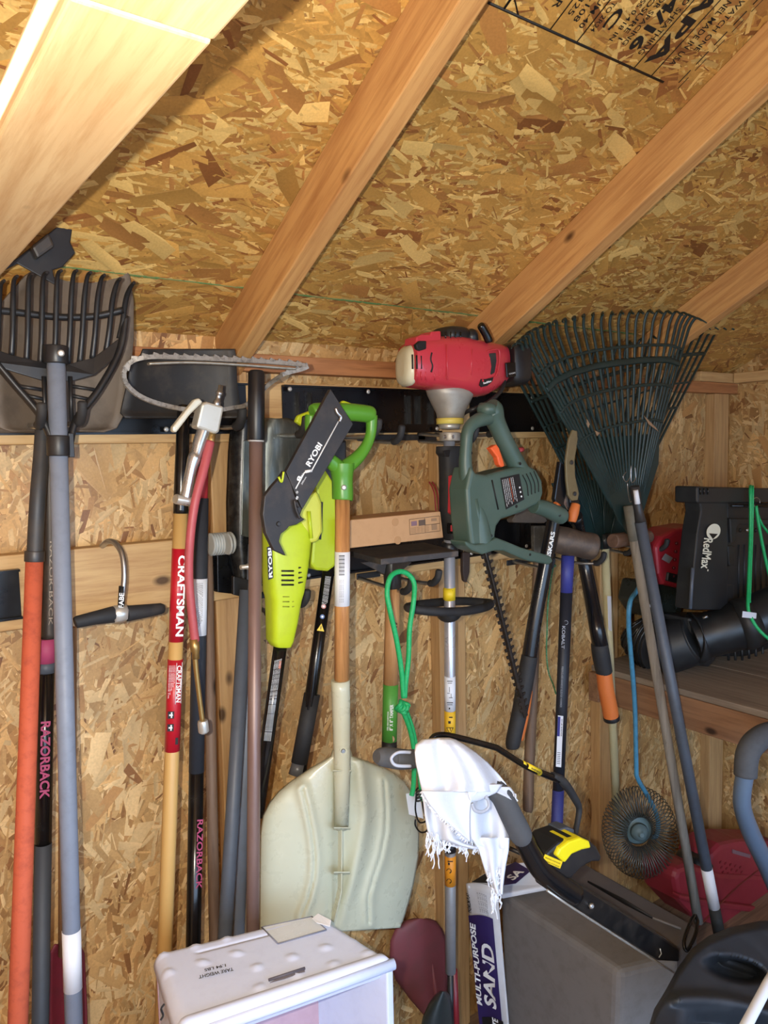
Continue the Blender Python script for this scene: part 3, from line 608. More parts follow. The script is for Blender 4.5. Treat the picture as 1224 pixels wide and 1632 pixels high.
for k in range(5): print_on('small_print', 'DANGER ELECTROCUTION HAZARD KEEP 50 FEET FROM LINES DO NOT OPERATE', M0, M1, 1046 + k, 1176, .0019, .013, WHT, t, shift=-.005 + k * .0027, weight=0, flip=(True))
print_on('warning_band', 'DANGER', M0, M1, 1050, 1062, .004, .0131, mat('orange_sign', (226, 120, 80), .5), t, shift=.004)
# saw scabbard
Ys = 1.120
t = thing('saw_scabbard', 'black plastic saw scabbard with white lettering, tilted over the lime pole saws', 'scabbard', P(440, 886, Ys))
SC = mat('scabbard_black', (42, 41, 43), .5, dirt=(92, 82, 76), amt=.45, scale=22, bump=.25)
A_, B_, Cc, D_ = P(527, 620, Ys), P(563, 676, Ys - .004), P(482, 812, Ys - .004), P(456, 752, Ys)
u_ = (B_ - A_); d_ = (D_ - A_); nrm = u_.cross(d_).normalized(); nrm = nrm if nrm.dot(EYE - A_) > 0 else -nrm
def rect_shell(a, b, c, d, th, wall):
    g = MB(); inn = [a.lerp((a + c) / 2, .03), b.lerp((b + d) / 2, .03)]
    # hollow sleeve, open at the a-b end
    o_ = [a, b, b - nrm * th, a - nrm * th]; k = d - a; k2 = c - b
    e = (b - a).normalized() * wall; f_ = nrm * wall
    i_ = [a + e - f_, b - e - f_, b - e - nrm * th + f_, a + e - nrm * th + f_]
    far = [d, c, c - nrm * th, d - nrm * th]; ifar = [p + (q - p) * .96 for p, q in zip(i_, [d + e - f_, c - e - f_, c - e - nrm * th + f_, d + e - nrm * th + f_])]
    v = o_ + i_ + far + ifar; F = []
    for j in range(4):
        j2 = (j + 1) % 4; F += [(j, j2, 4 + j2, 4 + j), (j, 8 + j, 8 + j2, j2), (4 + j, 4 + j2, 12 + j2, 12 + j)]
    F += [(8, 9, 10, 11), (12, 15, 14, 13)]
    return g.add(v, F, False)
rect_shell(A_, B_, Cc, D_, .011, .0018).build('sleeve', SC, t, bev=.0012)
slab('guard_head', [(446, 762), (454, 750), (464, 770), (470, 790), (482, 812), (478, 822), (486, 828), (473, 836), (461, 839), (457, 844), (448, 851), (445, 863), (456, 886), (437, 877), (424, 850), (419, 820), (422, 791), (434, 775)], Ys - .002, .012, SC, t, .0015)
MB().tube(smooth([P(444, 760, Ys - .006), P(449, 768, Ys - .006), P(452, 752, Ys - .006)], 5), .002, 6).build('clip', LIME, t)
MB().tube(smooth([P(476, 808, Ys - .008), P(470, 798, Ys - .008), P(472, 812, Ys - .008), P(478, 826, Ys - .008)], 5), .0028, 6).build('latch', SC, t)
MB().lathe(P(444, 835, Ys - .003), nrm, [(0, .0042), (.002, .003)], 10).build('rivet', SC, t)
def sp(u, v): return A_ + u_ * u + d_ * v      # on the scabbard face
def spt(x, y):
    q = P(x, y, Ys); w_ = (Fw + Rt * ((x - 612) / FPX) + Up * ((816 - y) / FPX)); s_ = (A_ - EYE).dot(nrm) / w_.dot(nrm); return EYE + w_ * s_
def stripe(pts, r=.0011, name='printed_stripe', m=WHT): return MB().tube([spt(x, y) + nrm * .0006 for x, y in pts], r, 6, flat=.3, ref=nrm).build(name, m, t)
stripe([(539, 672), (496, 751), (485, 753), (471, 779)], .0012); stripe([(497, 750), (486, 752)], .0026)
MB().tube(smooth([spt(534, 651) + nrm * .002, spt(537, 659) + nrm * .003, spt(542, 665) + nrm * .003, spt(540, 672) + nrm * .002], 6), .0032, 8).build('latch_wire', STEEL, t)
writing('lettering', 'RYOBI', spt(490, 742), spt(510, 707), .0105, WHT, t, n=nrm, off=.0012, weight=.03)
writing('lettering', '8', spt(475, 767), spt(478, 759), .0085, WHT, t, n=nrm, off=.0012, weight=.03); writing('lettering', 'IN.', spt(480, 760), spt(483, 754), .004, WHT, t, n=nrm, off=.0012)
writing('small_print', '200mm', spt(480, 772), spt(487, 760), .0028, WHT, t, n=nrm, off=.0012); writing('small_print', '0', spt(472, 786), spt(474, 783), .004, WHT, t, n=nrm, off=.0012); writing('small_print', '8', spt(472, 796), spt(474, 791), .004, WHT, t, n=nrm, off=.0012)
# ---------------------------------------------------------------- snow shovel
Yo = 1.165
t = thing('snow_shovel', 'beige plastic snow shovel with a wooden handle and green D-grip', 'snow shovel', P(545, 1490, Yo))
O0, O1 = (546, 797, Yo), (544, 1200, Yo)
gp_ = [P(*p) for p in ((544, 752, Yo), (522, 735, Yo), (503, 712, Yo), (495, 690, Yo), (494, 668, Yo), (503, 656, Yo), (520, 655, Yo))]
rod('grip_bar', [(497, 657, Yo, 20), (502, 656, Yo, 27), (520, 656, Yo, 28), (560, 657, Yo, 28), (588, 660, Yo, 27), (594, 661, Yo, 20)], GRN, t, bev=.002)
rod('grip_arm', [(496, 662, Yo, 20), (495, 685, Yo, 18), (502, 705, Yo, 18), (520, 728, Yo, 22), (542, 748, Yo, 26)], GRN, t)
rod('grip_arm', [(592, 662, Yo, 20), (591, 690, Yo, 17), (583, 712, Yo, 18), (568, 731, Yo, 22), (546, 748, Yo, 26)], GRN, t)
rod('grip_socket', [(545, 738, Yo, 40), (545, 750, Yo, 38), (545.5, 765, Yo, 34), (546, 792, Yo, 34), (546, 796, Yo, 32)], GRN, t, n=20)
MB().lathe(P(548, 777, Yo - .018), (-.4, -1, 0), [(0, .0052), (.0015, .005), (.0025, .0028)], 12).build('screw', ZINC, t)
pole('handle', along(O0, O1, 790), along(O0, O1, 1100), .0140, wood('varnished_oak', (196, 142, 88), (136, 86, 48), 2, .35, False, 1.4), t, n=20)
MB().tube([along(O0, O1, 879), along(O0, O1, 965)], .0144, 20).build('barcode_label', WHITE, t)
n_ = facing(along(O0, O1, 920), V(0, 0, 1))
for k in range(16):
    q = along(O0, O1, 884 + k * 2.0); MB().obox(q + n_ * .0147 - n_.cross(V(0, 0, 1)) * -.001, n_.cross(V(0, 0, 1)) * .0052, V(0, 0, .0004 + .0004 * (k % 3 == 0)), n_ * .0001).build('barcode_bar', INK, t)
for k in range(3): print_on('small_print', 'POLY SNOW SHOVEL 18 IN', O0, O1, 922, 958, .0016, .0147, mat('grey_ink', (120, 124, 132), .6, amt=0), t, shift=-.004 + k * .003, weight=0)
BE = mat('beige_plastic', (196, 198, 176), .3, dirt=(176, 178, 158), amt=.12, scale=30, bump=0)
rows = [(1196, 531, 558), (1206, 528, 561), (1214, 515, 583), (1224, 497, 610), (1234, 482, 629), (1247, 463, 644), (1262, 445, 654), (1280, 430, 658), (1300, 420, 661), (1328, 416, 667), (1365, 415, 666), (1410, 414, 658), (1440, 414, 650), (1466, 414, 642), (1478, 416, 637)]
import bisect
def rib(x, y, pts, wd):     # distance to a moulded ridge in the photo's scale
    ys = [p[1] for p in pts]
    if y < ys[0] - 14 or y > ys[-1] + 14: return 0
    yy = min(max(y, ys[0]), ys[-1]); i = min(max(bisect.bisect(ys, yy) - 1, 0), len(ys) - 2); f = (yy - ys[i]) / (ys[i + 1] - ys[i])
    x0 = lerp(pts[i][0], pts[i + 1][0], f); dd = math.hypot(x - x0, (y - yy)); return math.exp(-(dd / wd) ** 2)
R1 = [(482, 1258), (490, 1290), (498, 1330), (502, 1370), (500, 1400), (492, 1430), (480, 1455)]
R2 = [(612, 1245), (615, 1290), (614, 1325), (606, 1365), (594, 1400), (586, 1430), (587, 1468)]
RC = [(572, 1200), (578, 1260), (582, 1300), (574, 1350), (562, 1400), (548, 1440), (540, 1480)]
def shovel(u, v):
    s = v * (len(rows) - 1) * 5; i = min(int(s // 5), len(rows) - 2); f = s / 5 - i; y, xl, xr = [lerp(p, q, f) for p, q in zip(rows[i], rows[i + 1])]
    x = lerp(xl, xr, u); c = (2 * u - 1); wv_ = min(1, (xr - xl) / 240)
    Y = Yo + .012 + .045 * c * c * wv_ + .028 * (v - .3) ** 2
    edge = .012 * (abs(c) ** 14) * (0 if v > .97 else 1)
    Y += edge - .011 * rib(x, y, R1, 9) + .011 * rib(x, y, R1, 3.2) * .9 - .011 * rib(x, y, R2, 9) + .011 * rib(x, y, R2, 3.2) * .9
    if v > .12: Y += .016 * math.exp(-((x - 545 + (v - .5) * 14) / 15) ** 2) * min(1, (v - .1) * 4) - .012 * rib(x, y, RC, 10)
    # the bottom edge slopes up to the right
    yb = y + (1 - u) * 14 * max(0, v - .8) * 5
    return P(x, yb, Y)
g = MB(); g.grid(shovel, 90, (len(rows) - 1) * 5); g.build('scoop', BE, t, solid=.0035, fix=False)
rod('socket', [(542.5, 1084, Yo, 30), (543, 1100, Yo, 30), (545, 1200, Yo, 27), (545, 1232, Yo + .002, 26), (544, 1319, Yo + .008, 22)], BE, t, n=20, nsm=0)
for y, w_ in ((1231, 15), (1322, 13), (1393, 13)):
    MB().prism([P(545 - w_, y - 2, Yo - .012), P(545 + w_, y - 2, Yo - .012), P(545 + w_, y + 2, Yo + .03), P(545 - w_, y + 2, Yo + .03)], (0, 0, .002)).build('cross_rib', BE, t)
MB().prism([P(544.3, 1324, Yo - .006), P(546, 1324, Yo - .006), P(546, 1400, Yo), P(545, 1425, Yo + .004), P(534, 1470, Yo + .02), P(532, 1470, Yo + .02), P(543.5, 1420, Yo + .004)], (0, .012, 0)).build('spine_rib', BE, t)
MB().lathe(P(547, 1197, Yo - .013), (-.4, -1, 0), [(0, .0078), (.002, .0074)], 16).build('washer', BE, t); MB().lathe(P(547, 1197, Yo - .015), (-.4, -1, 0), [(0, .0045), (.002, .0035)], 12).build('screw', STEEL, t)
# ---------------------------------------------------------------- tamper and the carton on it
Z1 = 1.383
t = thing('hand_tamper', 'hand tamper hanging upside down, square black iron plate on a wooden handle', 'tamper', P(620, 1200, 1.25))
g = MB(); q = [PZ(561, 879, Z1), PZ(690, 865, Z1), PZ(731, 878, Z1), PZ(609, 891, Z1)]; q[0] = V(.885, 1.36, Z1); q[1] = V(1.085, 1.335, Z1); q[2] = PZ(731, 878, Z1); q[3] = PZ(607, 891, Z1)
IR = mat('tamper_iron', (62, 60, 62), .7, .1, dirt=(112, 98, 86), amt=.9, scale=26, bump=.5)
g.prism(q, (0, 0, -.012)); g.build('plate', IR, t, bev=.0015)
Yt = 1.255; cx = P(620, 905, Yt)
for s_ in (-1, 1): MB().prism([cx + V(s_ * .012, 0, -.012), V(cx.x + s_ * .075, Yt - .01, Z1 - .012), V(cx.x + s_ * .012, Yt - .01, Z1 - .012)], (0, .005, 0)).build('gusset', IR, t)
MB().prism([V(cx.x - .003, Yt - .012, cx.z - .02), V(cx.x - .003, Yt - .075, Z1 - .012), V(cx.x - .003, Yt + .07, Z1 - .012), V(cx.x - .003, Yt + .012, cx.z - .02)], (.005, 0, 0)).build('gusset', IR, t)
T0, T1 = (627, 905, Yt), (620, 1200, Yt)
MB().tube([V(cx.x + .006, Yt, Z1 - .010), along(T0, T1, 937)], .0185, 18).build('socket', K, t, bev=.002)
pole('handle', along(T0, T1, 934), along(T0, T1, 1092), .0158, wood('tamper_ash', (190, 144, 96), (150, 104, 64), 2, .5, False), t)
sleeve('green_label', T0, T1, 1090, 1180, .0162, mat('label_green', (78, 150, 60), .45, amt=.15), t)
sleeve('end_label', T0, T1, 1180, 1200, .0163, INK, t)
print_on('lettering', '8" X 8" TAMPER', T0, T1, 1119, 1160, .0075, .0164, WHT, t, shift=-.003, flip=True, weight=.02)
print_on('small_print', 'STEEL HEAD HARDWOOD', T0, T1, 1130, 1160, .003, .0164, WHT, t, shift=.004, flip=True)
q_ = along(T0, T1, 1174); n_ = facing(q_, V(0, 0, 1)); MB().lathe(q_ + n_ * .0158 + V(.003, 0, 0), n_, [(0, .0085), (.0006, .0085)], 16).build('picture_spot', mat('label_photo', (170, 140, 110), .5, dirt=(60, 50, 40), amt=.8, scale=80), t)
print_on('burned_brand', 'AMES', (627, 905, Yt), (620, 1200, Yt), 988, 1012, .006, .0160, mat('burn_brown', (70, 44, 26), .7, amt=0), t, shift=.008)
CB = mat('kraft_card', (190, 148, 106), .75, dirt=(160, 120, 84), amt=.3, scale=50, bump=.05)
t = thing('cardboard_carton', 'long flat cardboard carton lying on the tamper plate', 'carton', V(1.0, 1.26, Z1))
q = [P(557, 874, 1.215), P(707, 857, 1.225), P(702, 815, 1.225), P(557, 829, 1.215)]
zb = Z1 + .001; q[0].z = max(q[0].z, zb); q[1].z = max(q[1].z, zb)
MB().prism(q, (.005, .075, 0)).build('box', CB, t, bev=.002)
for x, y in ((630, 832), (634, 861)):
    MB().lathe(P(x, y, 1.2195), (0, -1, 0), [(0, .0085), (.0006, .0085)], 16).build('die_cut_tab', mat('kraft_dark', (176, 134, 92), .75), t)
q2 = [P(653, 852, 1.2215), P(701, 846, 1.2245), P(700, 822, 1.2245), P(652, 828, 1.2215)]
def fr(a, b, n=1): return MB().tube([a + V(0, -.0008, 0), b + V(0, -.0008, 0)], .0005, 4).build('label_line', mat('stamp_ink', (96, 78, 66), .7, amt=.1, bump=0), t)
for i in range(4): fr(q2[i], q2[(i + 1) % 4])
fr(q2[3].lerp(q2[2], .5), q2[0].lerp(q2[1], .5)); fr(q2[3].lerp(q2[0], .5).lerp(q2[2].lerp(q2[1], .5), .5), q2[2].lerp(q2[1], .5))
def patch(u0, v0, u1, v1, m_): 
    f = lambda u, v: q2[3].lerp(q2[2], u).lerp(q2[0].lerp(q2[1], u), v) + V(0, -.0009, 0); MB().prism([f(u0, v0), f(u1, v0), f(u1, v1), f(u0, v1)], (0, .0006, 0)).build('printed_patch', m_, t)
SI = MATS['stamp_ink']; patch(.3, .12, .52, .5, SI); patch(.06, .15, .24, .45, mat('stamp_mauve', (130, 100, 110), .7, amt=0)); patch(.72, .12, .9, .3, mat('stamp_pale', (150, 118, 88), .7, amt=0)); patch(.72, .5, .9, .9, mat('stamp_pale', (0, 0, 0)))
for k in range(4): writing('small_print', 'MODEL NO. QTY 1 PCS', q2[3].lerp(q2[0], .6 + k * .1) + V(.002, 0, 0), (q2[3].lerp(q2[0], .6 + k * .1)).lerp(q2[2].lerp(q2[1], .6 + k * .1), .62), .0022, SI, t, n=(0, -1, 0), off=.0012)
# ---------------------------------------------------------------- green bungee
GB = mat('bungee_green', (20, 166, 96), .5, dirt=(90, 200, 140), amt=.5, scale=160, bump=.5)
t = thing('bungee_cord', 'bright green bungee cord knotted into a long loop on the black hook', 'bungee cord', P(660, 1330, 1.16))
Yb = 1.155
wire('cord', [(643, 1112, Yb), (640, 1070, Yb), (632, 1020, Yb), (622, 975, Yb), (617, 945, Yb + .005), (622, 920, Yb + .01), (636, 911, Yb + .015), (650, 915, Yb + .015), (660, 930, Yb + .01), (659, 960, Yb), (653, 1000, Yb), (651, 1050, Yb), (647, 1085, Yb), (645, 1112, Yb)], .0052, GB, t, 10)
wire('cord', [(643, 1135, Yb), (654, 1165, Yb), (660, 1200, Yb), (659, 1250, Yb), (656, 1268, Yb)], .0050, GB, t, 10)
wire('cord', [(648, 1135, Yb + .006), (658, 1165, Yb + .004), (665, 1205, Yb), (670, 1245, Yb), (673, 1275, Yb)], .0050, GB, t, 10)
for k, (dx, dy, rx, ry, tl) in enumerate(((0, 0, 11, 9, .3), (1, 3, 12, 7, -.5), (-3, -2, 10, 8, 1.0), (4, 1, 8, 10, 0))):
    c = P(641 + dx, 1127 + dy, Yb - .004 + .003 * (k % 2)); pts = []
    for j in range(20):
        a = 2 * math.pi * j / 20; x, z = .0078 / 9 * rx * math.cos(a), .0078 / 9 * ry * math.sin(a); pts.append(c + V(x * math.cos(tl) - z * math.sin(tl), .006 * math.sin(a * 2 + k), x * math.sin(tl) + z * math.cos(tl)))
    MB().tube(pts, .0044, 8, closed=True).build('knot_turn', GB, t)
for k in range(4): c = P(669, 1258 + k * 5, Yb); MB().tube([c + V(.0085 * math.cos(a), .006 * math.sin(a), .002 * math.cos(a)) for a in [2 * math.pi * j / 12 for j in range(12)]], .002, 6, closed=True).build('end_coil', K, t)
for pts in ([(664, 1262, Yb - .004), (662, 1290, Yb - .004), (668, 1310, Yb - .004), (680, 1308, Yb - .004), (687, 1298, Yb - .004), (684, 1284, Yb - .004)], [(672, 1270, Yb), (676, 1295, Yb), (684, 1310, Yb), (680, 1324, Yb), (670, 1326, Yb), (662, 1316, Yb), (662, 1306, Yb)]):
    wire('wire_hook', pts, .0017, KG, t, 8)
slab('paper_tag', [(647, 1265), (668, 1262), (675, 1305), (652, 1298)], Yb + .012, .0006, WHITE, t, 0)
# ---------------------------------------------------------------- red string trimmer
Yr = 1.24
CR = mat('engine_red', (192, 56, 70), .3, dirt=(150, 50, 60), amt=.2, scale=8, bump=0, coat=.3); CRD = mat('engine_red_dark', (120, 26, 36), .4)
ALU = mat('dusty_alloy', (168, 164, 156), .5, .45, dirt=(120, 112, 100), amt=.5, scale=20); TANK = mat('tank_white', (214, 208, 180), .35, dirt=(170, 160, 130), amt=.25, scale=8, bump=0)
t = thing('string_trimmer', 'red-engined string trimmer hanging by its neck, grey shaft with loop handle', 'string trimmer', P(718, 1560, 1.29))
def sect(x, y0, y1, hd, Y=Yr, tilt=0):
    a, b = P(x, y0, Y), P(x + tilt, y1, Y); return ((a + b) / 2, (a - b) / 2, V(.25 * hd, hd, 0))
g = MB().loft([sect(646, 558, 602, .034), sect(648, 548, 610, .052), sect(656, 541, 617, .055), sect(690, 538, 622, .056), (sect(722, 537, 628, .06)), sect(748, 542, 634, .062), sect(765, 546, 632, .058), sect(785, 549, 621, .05), sect(797, 552, 612, .042), sect(803, 560, 605, .028)], e=3.2, n=40)
g.build('engine_cover', CR, t, bev=.002)
g = MB().loft([sect(638, 572, 600, .016), sect(639, 564, 606, .028), sect(642, 556, 612, .036), sect(648, 550, 616, .042), sect(652, 549, 616, .043)], e=3, n=32); g.build('recoil_housing', TANK, t, bev=.002)
slab('cover_hump', [(663, 548), (664, 537), (672, 533), (686, 533), (688, 528), (703, 527), (704, 548)], Yr - .045, .04, CR, t, .003)
slab('intake_recess', [(665, 556), (663, 549), (670, 543), (680, 543), (680, 556), (670, 559)], Yr - .0575, .01, INK, t, .002)
for i, x in enumerate((657, 664, 671, 678)): 
    MB().tube([P(x, 565 + i, Yr - .053), P(x + .6, 588, Yr - .053)], .0017, 8).build('cooling_slot', INK, t)
MB().tube(smooth([P(688, 562, Yr - .0545), P(686, 573, Yr - .0545), P(689, 583, Yr - .0545), P(687, 593, Yr - .0545)], 5), .0021, 8).build('cooling_slot', INK, t)
for i, x in enumerate((664, 671, 678, 692)): MB().tube([P(x, 592, Yr - .0535), P(x + 1, 606, Yr - .050)], .0012, 6).build('cover_rib', CR, t)
MB().tube([P(712, 549, Yr - .058), P(713, 606, Yr - .058)], .0016, 6).build('cover_rib', CR, t); MB().tube([P(752, 556, Yr - .060), P(751, 598, Yr - .060)], .0016, 6).build('cover_rib', CR, t)
g = MB(); pts = [(779, 563), (791, 562), (792, 575), (789, 594), (783, 598), (777, 597), (775, 590), (778, 577)]
slab('side_window', pts, Yr - .059, .01, KR, t, .002)
MB().tube([P(x, y, Yr - .059) for x, y in smooth([V(776, 560, 0).to_tuple()[:3], (794, 557, 0), (796, 575, 0), (791, 597, 0), (782, 602, 0), (773, 598, 0), (774, 575, 0), (776, 560, 0)], 5) for x, y in [(x, y)]] if False else [P(v.x, v.y, Yr - .058) for v in smooth([(776, 560, 0), (794, 557, 0), (796, 575, 0), (791, 597, 0), (782, 602, 0), (773, 598, 0), (774, 575, 0)], 5)], .0018, 6, closed=True).build('window_rim', CR, t)
slab('logo_plate', [(765, 614), (767, 604), (775, 604), (787, 601), (785, 608), (777, 615), (768, 617)], Yr - .062, .004, INK, t, .001)
writing('lettering', 'RedMax', P(770, 611, Yr - .063), P(783, 607, Yr - .063), .0042, WHT, t, n=(-.1, -1, 0), off=.0008, weight=.04)
MB().lathe(P(769.5, 606.5, Yr - .0625), (0, -1, 0), [(0, .0026), (.0006, .0026)], 10).build('logo_dot', CR, t)
g = MB().loft([(P(718, 547, Yr), V(.036, 0, 0), V(0, .04, 0)), (P(718, 532, Yr), V(.037, 0, 0), V(0, .04, 0)), (P(718, 525, Yr), V(.030, 0, 0), V(0, .034, 0)), (P(718, 523.5, Yr), V(.026, 0, 0), V(0, .03, 0))], e=3, n=28); g.build('muffler_cover', K, t)
for k in range(5): MB().tube([P(702 + k * 8, 529, Yr - .041), P(702 + k * 8, 541, Yr - .041)], .0016, 6).build('muffler_rib', KG, t)
rod('starter_boss', [(752, 546, Yr - .03, 22), (752, 532, Yr - .03, 20), (754, 528, Yr - .03, 14)], K, t, nsm=0)
rod('pull_handle', [(765, 517, Yr - .05, 9), (767, 520, Yr - .05, 13), (774, 532, Yr - .05, 13), (779, 543, Yr - .05, 13), (780, 546, Yr - .05, 9)], KG, t, nsm=3)
g = MB().loft([sect(801, 552, 612, .05), sect(806, 548, 616, .054), sect(824, 549, 615, .054), sect(829, 553, 611, .048)], e=5, n=28); g.build('air_filter_box', K, t, bev=.002)
slab('filter_latch', [(806, 578), (822, 577), (823, 600), (808, 602)], Yr - .056, .004, KG, t, .002)
print_ = writing('lettering', 'CHOKE', P(811, 596, Yr - .058), P(821, 594, Yr - .058), .003, WHT, t, n=(0, -1, 0))
wire('throttle_cable', [(801, 600, Yr - .03), (803, 612, Yr - .04), (794, 628, Yr - .045), (775, 643, Yr - .045), (755, 652, Yr - .04), (742, 657, Yr - .02), (728, 668, Yr)], .0048, K, t, 10)
g = MB().loft([(P(718, 616, Yr), V(.060, 0, 0), V(0, .045, 0)), (P(718, 630, Yr), V(.052, 0, 0), V(0, .042, 0)), (P(718, 645, Yr), V(.040, 0, 0), V(0, .037, 0)), (P(718, 658, Yr), V(.030, 0, 0), V(0, .03, 0)), (P(718, 668, Yr), V(.0275, 0, 0), V(0, .0275, 0))], e=2.3, n=28); g.build('clutch_housing', ALU, t)
rod('yellow_band', [(717, 667, Yr, 44), (717, 676, Yr, 43)], mat('band_yellow', (212, 196, 96), .5, amt=.2), t, n=24)
writing('lettering', 'HOKFOLK PONY', P(697, 672, Yr - .0275), P(735, 672, Yr - .0275), .0042, INK, t, n=(-.3, -1, 0), weight=.02, off=.004) if False else None
for k in range(9):
    a = math.radians(-150 + k * 12); c = P(717, 671.5, Yr); r_ = .0283; MB().obox(c + V(r_ * math.cos(a), r_ * math.sin(a), 0), V(-math.sin(a), math.cos(a), 0) * (.0016 if k % 3 else .0008), V(0, 0, .0018), V(math.cos(a), math.sin(a), 0) * .0003).build('printed_mark', INK, t)
rod('collar', [(716, 676, Yr, 36), (716, 684, Yr, 32)], ZINC, t, n=20)
rod('clamp', [(717, 689, Yr, 34), (717, 703, Yr, 33)], ALU, t, n=20, bev=.002)
for x in (709, 722): MB().lathe(P(x, 696, Yr - .021), (0, -1, 0), [(0, .0038), (.0015, .0035), (.0016, .002), (.0008, .0018)], 10).build('clamp_screw', STEEL, t)
S0, S1 = (716, 700, 1.25), (718, 1560, 1.30)
TUBE = mat('anodised_tube', (188, 190, 200), .3, .55, dirt=(150, 150, 156), amt=.2, scale=8, bump=0)
pole('shaft', along(S0, S1, 690), along(S0, S1, 1548), .0126, TUBE, t, n=20)
g = MB().loft([(P(715, 711, 1.245), V(.029, 0, 0), V(0, .02, 0)), (P(715, 722, 1.245), V(.029, 0, 0), V(0, .022, 0)), (P(716, 727, 1.245), V(.0225, 0, 0), V(0, .021, 0)), (P(716, 760, 1.245), V(.0205, 0, 0), V(0, .021, 0)), (P(716, 820, 1.248), V(.0205, 0, 0), V(0, .021, 0)), (P(721, 828, 1.25), V(.026, 0, 0), V(0, .024, 0)), (P(725, 845, 1.25), V(.027, 0, 0), V(0, .025, 0)), (P(722, 860, 1.25), V(.020, 0, 0), V(0, .02, 0))], e=2.6, n=28)
g.build('throttle_handle', KR, t, bev=.002)
slab('handle_notch', [(707, 718), (718, 717), (716, 728), (710, 728)], 1.2225, .004, INK, t, .001)
slab('throttle_trigger', [(723, 758), (729, 757), (730, 800), (727, 822), (722, 818), (723, 790)], 1.212, .02, mat('trigger_red', (200, 60, 72), .4), t, .003)
slab('stop_switch', [(719, 837), (726, 836), (726, 847), (719, 847)], 1.222, .01, MATS['trigger_red'], t, .001)
slab('switch_surround', [(715, 834), (730, 832), (731, 850), (716, 851)], 1.224, .008, KG, t, .002)
rod('shaft_clamp', [(716, 863, 1.262, 22), (716, 869, 1.262, 28), (717, 879, 1.262, 27)], K, t, n=16, nsm=0, bev=.002)
for dx in (0, 5): wire('ignition_wire', [(684 + dx, 768, 1.33), (692 + dx, 785, 1.31), (695 + dx, 815, 1.30), (702, 840, 1.285)], .0018, mat('wire_red', (150, 50, 56), .5), t, 6)
def ring(name, c, rx, ry, r, m, par, tilt=0, n=48, k=10, flat=1.): 
    return MB().tube([c + V(rx * math.cos(a), ry * math.sin(a), tilt * math.sin(a)) for a in [2 * math.pi * j / n for j in range(n)]], r, k, flat, closed=True).build(name, m, par)
c = P(717, 968, 1.262); 
rod('yellow_label', [tuple([715.5, 938, 1.262, 19]), (715.5, 955, 1.262, 19)], YEL, t)
sleeve('warning_label', S0, S1, 936, 956, .0130, YEL, t)
MB().tube(smooth([P(650, 968, 1.235), P(660, 971, 1.215), P(700, 975, 1.195), P(740, 974, 1.20), P(772, 968, 1.22), P(782, 962, 1.25), P(770, 960, 1.285), P(735, 958, 1.30), P(700, 960, 1.295), P(664, 964, 1.27)], 6), .0098, 12, closed=True).build('loop_handle', KR, t)
rod('handle_clamp', [(716, 974, 1.25, 46), (716, 979, 1.25, 40), (717, 983, 1.255, 22)], K, t, n=16, nsm=0, bev=.002)
sleeve('instruction_label', S0, S1, 1077, 1131, .0130, WHITE, t); sleeve('warning_label', S0, S1, 1132, 1172, .0130, mat('amber_label', (232, 186, 44), .5, amt=.1), t)
n_ = facing(along(S0, S1, 1100), V(0, 0, 1)); sd = n_.cross(V(0, 0, 1))
def mark(y, dx, w_, h_, m_=INK): p = along(S0, S1, y) + n_ * .0131 + sd * dx; return MB().obox(p, sd * w_, V(0, 0, h_), n_ * .0003).build('printed_mark', m_, t)
for y, dx, w_, h_ in ((1083, 0, .006, .0008), (1086, 0, .005, .0006), (1096, .001, .0005, .006), (1102, .003, .003, .0005), (1109, -.002, .004, .0006), (1106, -.003, .0005, .005), (1117, 0, .007, .0009), (1120, 0, .006, .0006), (1126, .001, .0015, .002), (940, 0, .007, .0007), (944, .001, .006, .0007), (950, -.001, .006, .0007)): mark(y, dx, w_, h_)
def tri(y, m_, s_=.0085, inn=None):
    p = along(S0, S1, y) + n_ * .0133; MB().prism([p + sd * s_ + V(0, 0, s_ * .7), p - sd * s_ + V(0, 0, s_ * .7), p - V(0, 0, s_ * 1.1)], n_ * .0003).build('warning_triangle', INK, t)
    MB().prism([p + n_ * .0003 + sd * s_ * .72 + V(0, 0, s_ * .52), p + n_ * .0003 - sd * s_ * .72 + V(0, 0, s_ * .52), p + n_ * .0003 - V(0, 0, s_ * .78)], n_ * .0002).build('warning_triangle', m_, t)
tri(1160, MATS['amber_label']); mark(1148, .001, .003, .003); mark(1140, -.002, .004, .0012); mark(1159, 0, .0008, .003).location.y -= .0012
sleeve('collar', S0, S1, 1343, 1356, .0138, K, t)
pole('lower_shaft', along(S0, S1, 1352), along(S0, S1, 1549), .0130, mat('dull_tube', (150, 152, 156), .45, .3), t, n=20)
sleeve('warning_label', S0, S1, 1362, 1409, .0134, mat('orange_label', (232, 150, 36), .5, amt=.1), t)
for y, r_ in ((1383, .0052), (1399, .0052)):
    p = along(S0, S1, y) + n_ * .0136 - sd * -.003; MB().tube([p + sd * r_ * math.cos(a) + V(0, 0, r_ * math.sin(a)) for a in [2 * math.pi * j / 14 for j in range(11)]], .0012, 6, flat=.4).build('printed_mark', INK, t)
mark(1368, 0, .006, .0012); mark(1372, .003, .002, .003)
pole('gear_neck', along(S0, S1, 1547), along(S0, S1, 1700), .0075, K, t); 
MB().tube([along(S0, S1, 1549) + V(.011, 0, 0), along(S0, S1, 1700) + V(.02, 0, 0)], [.0085, .011], 12).build('red_sheath', CRD, t)
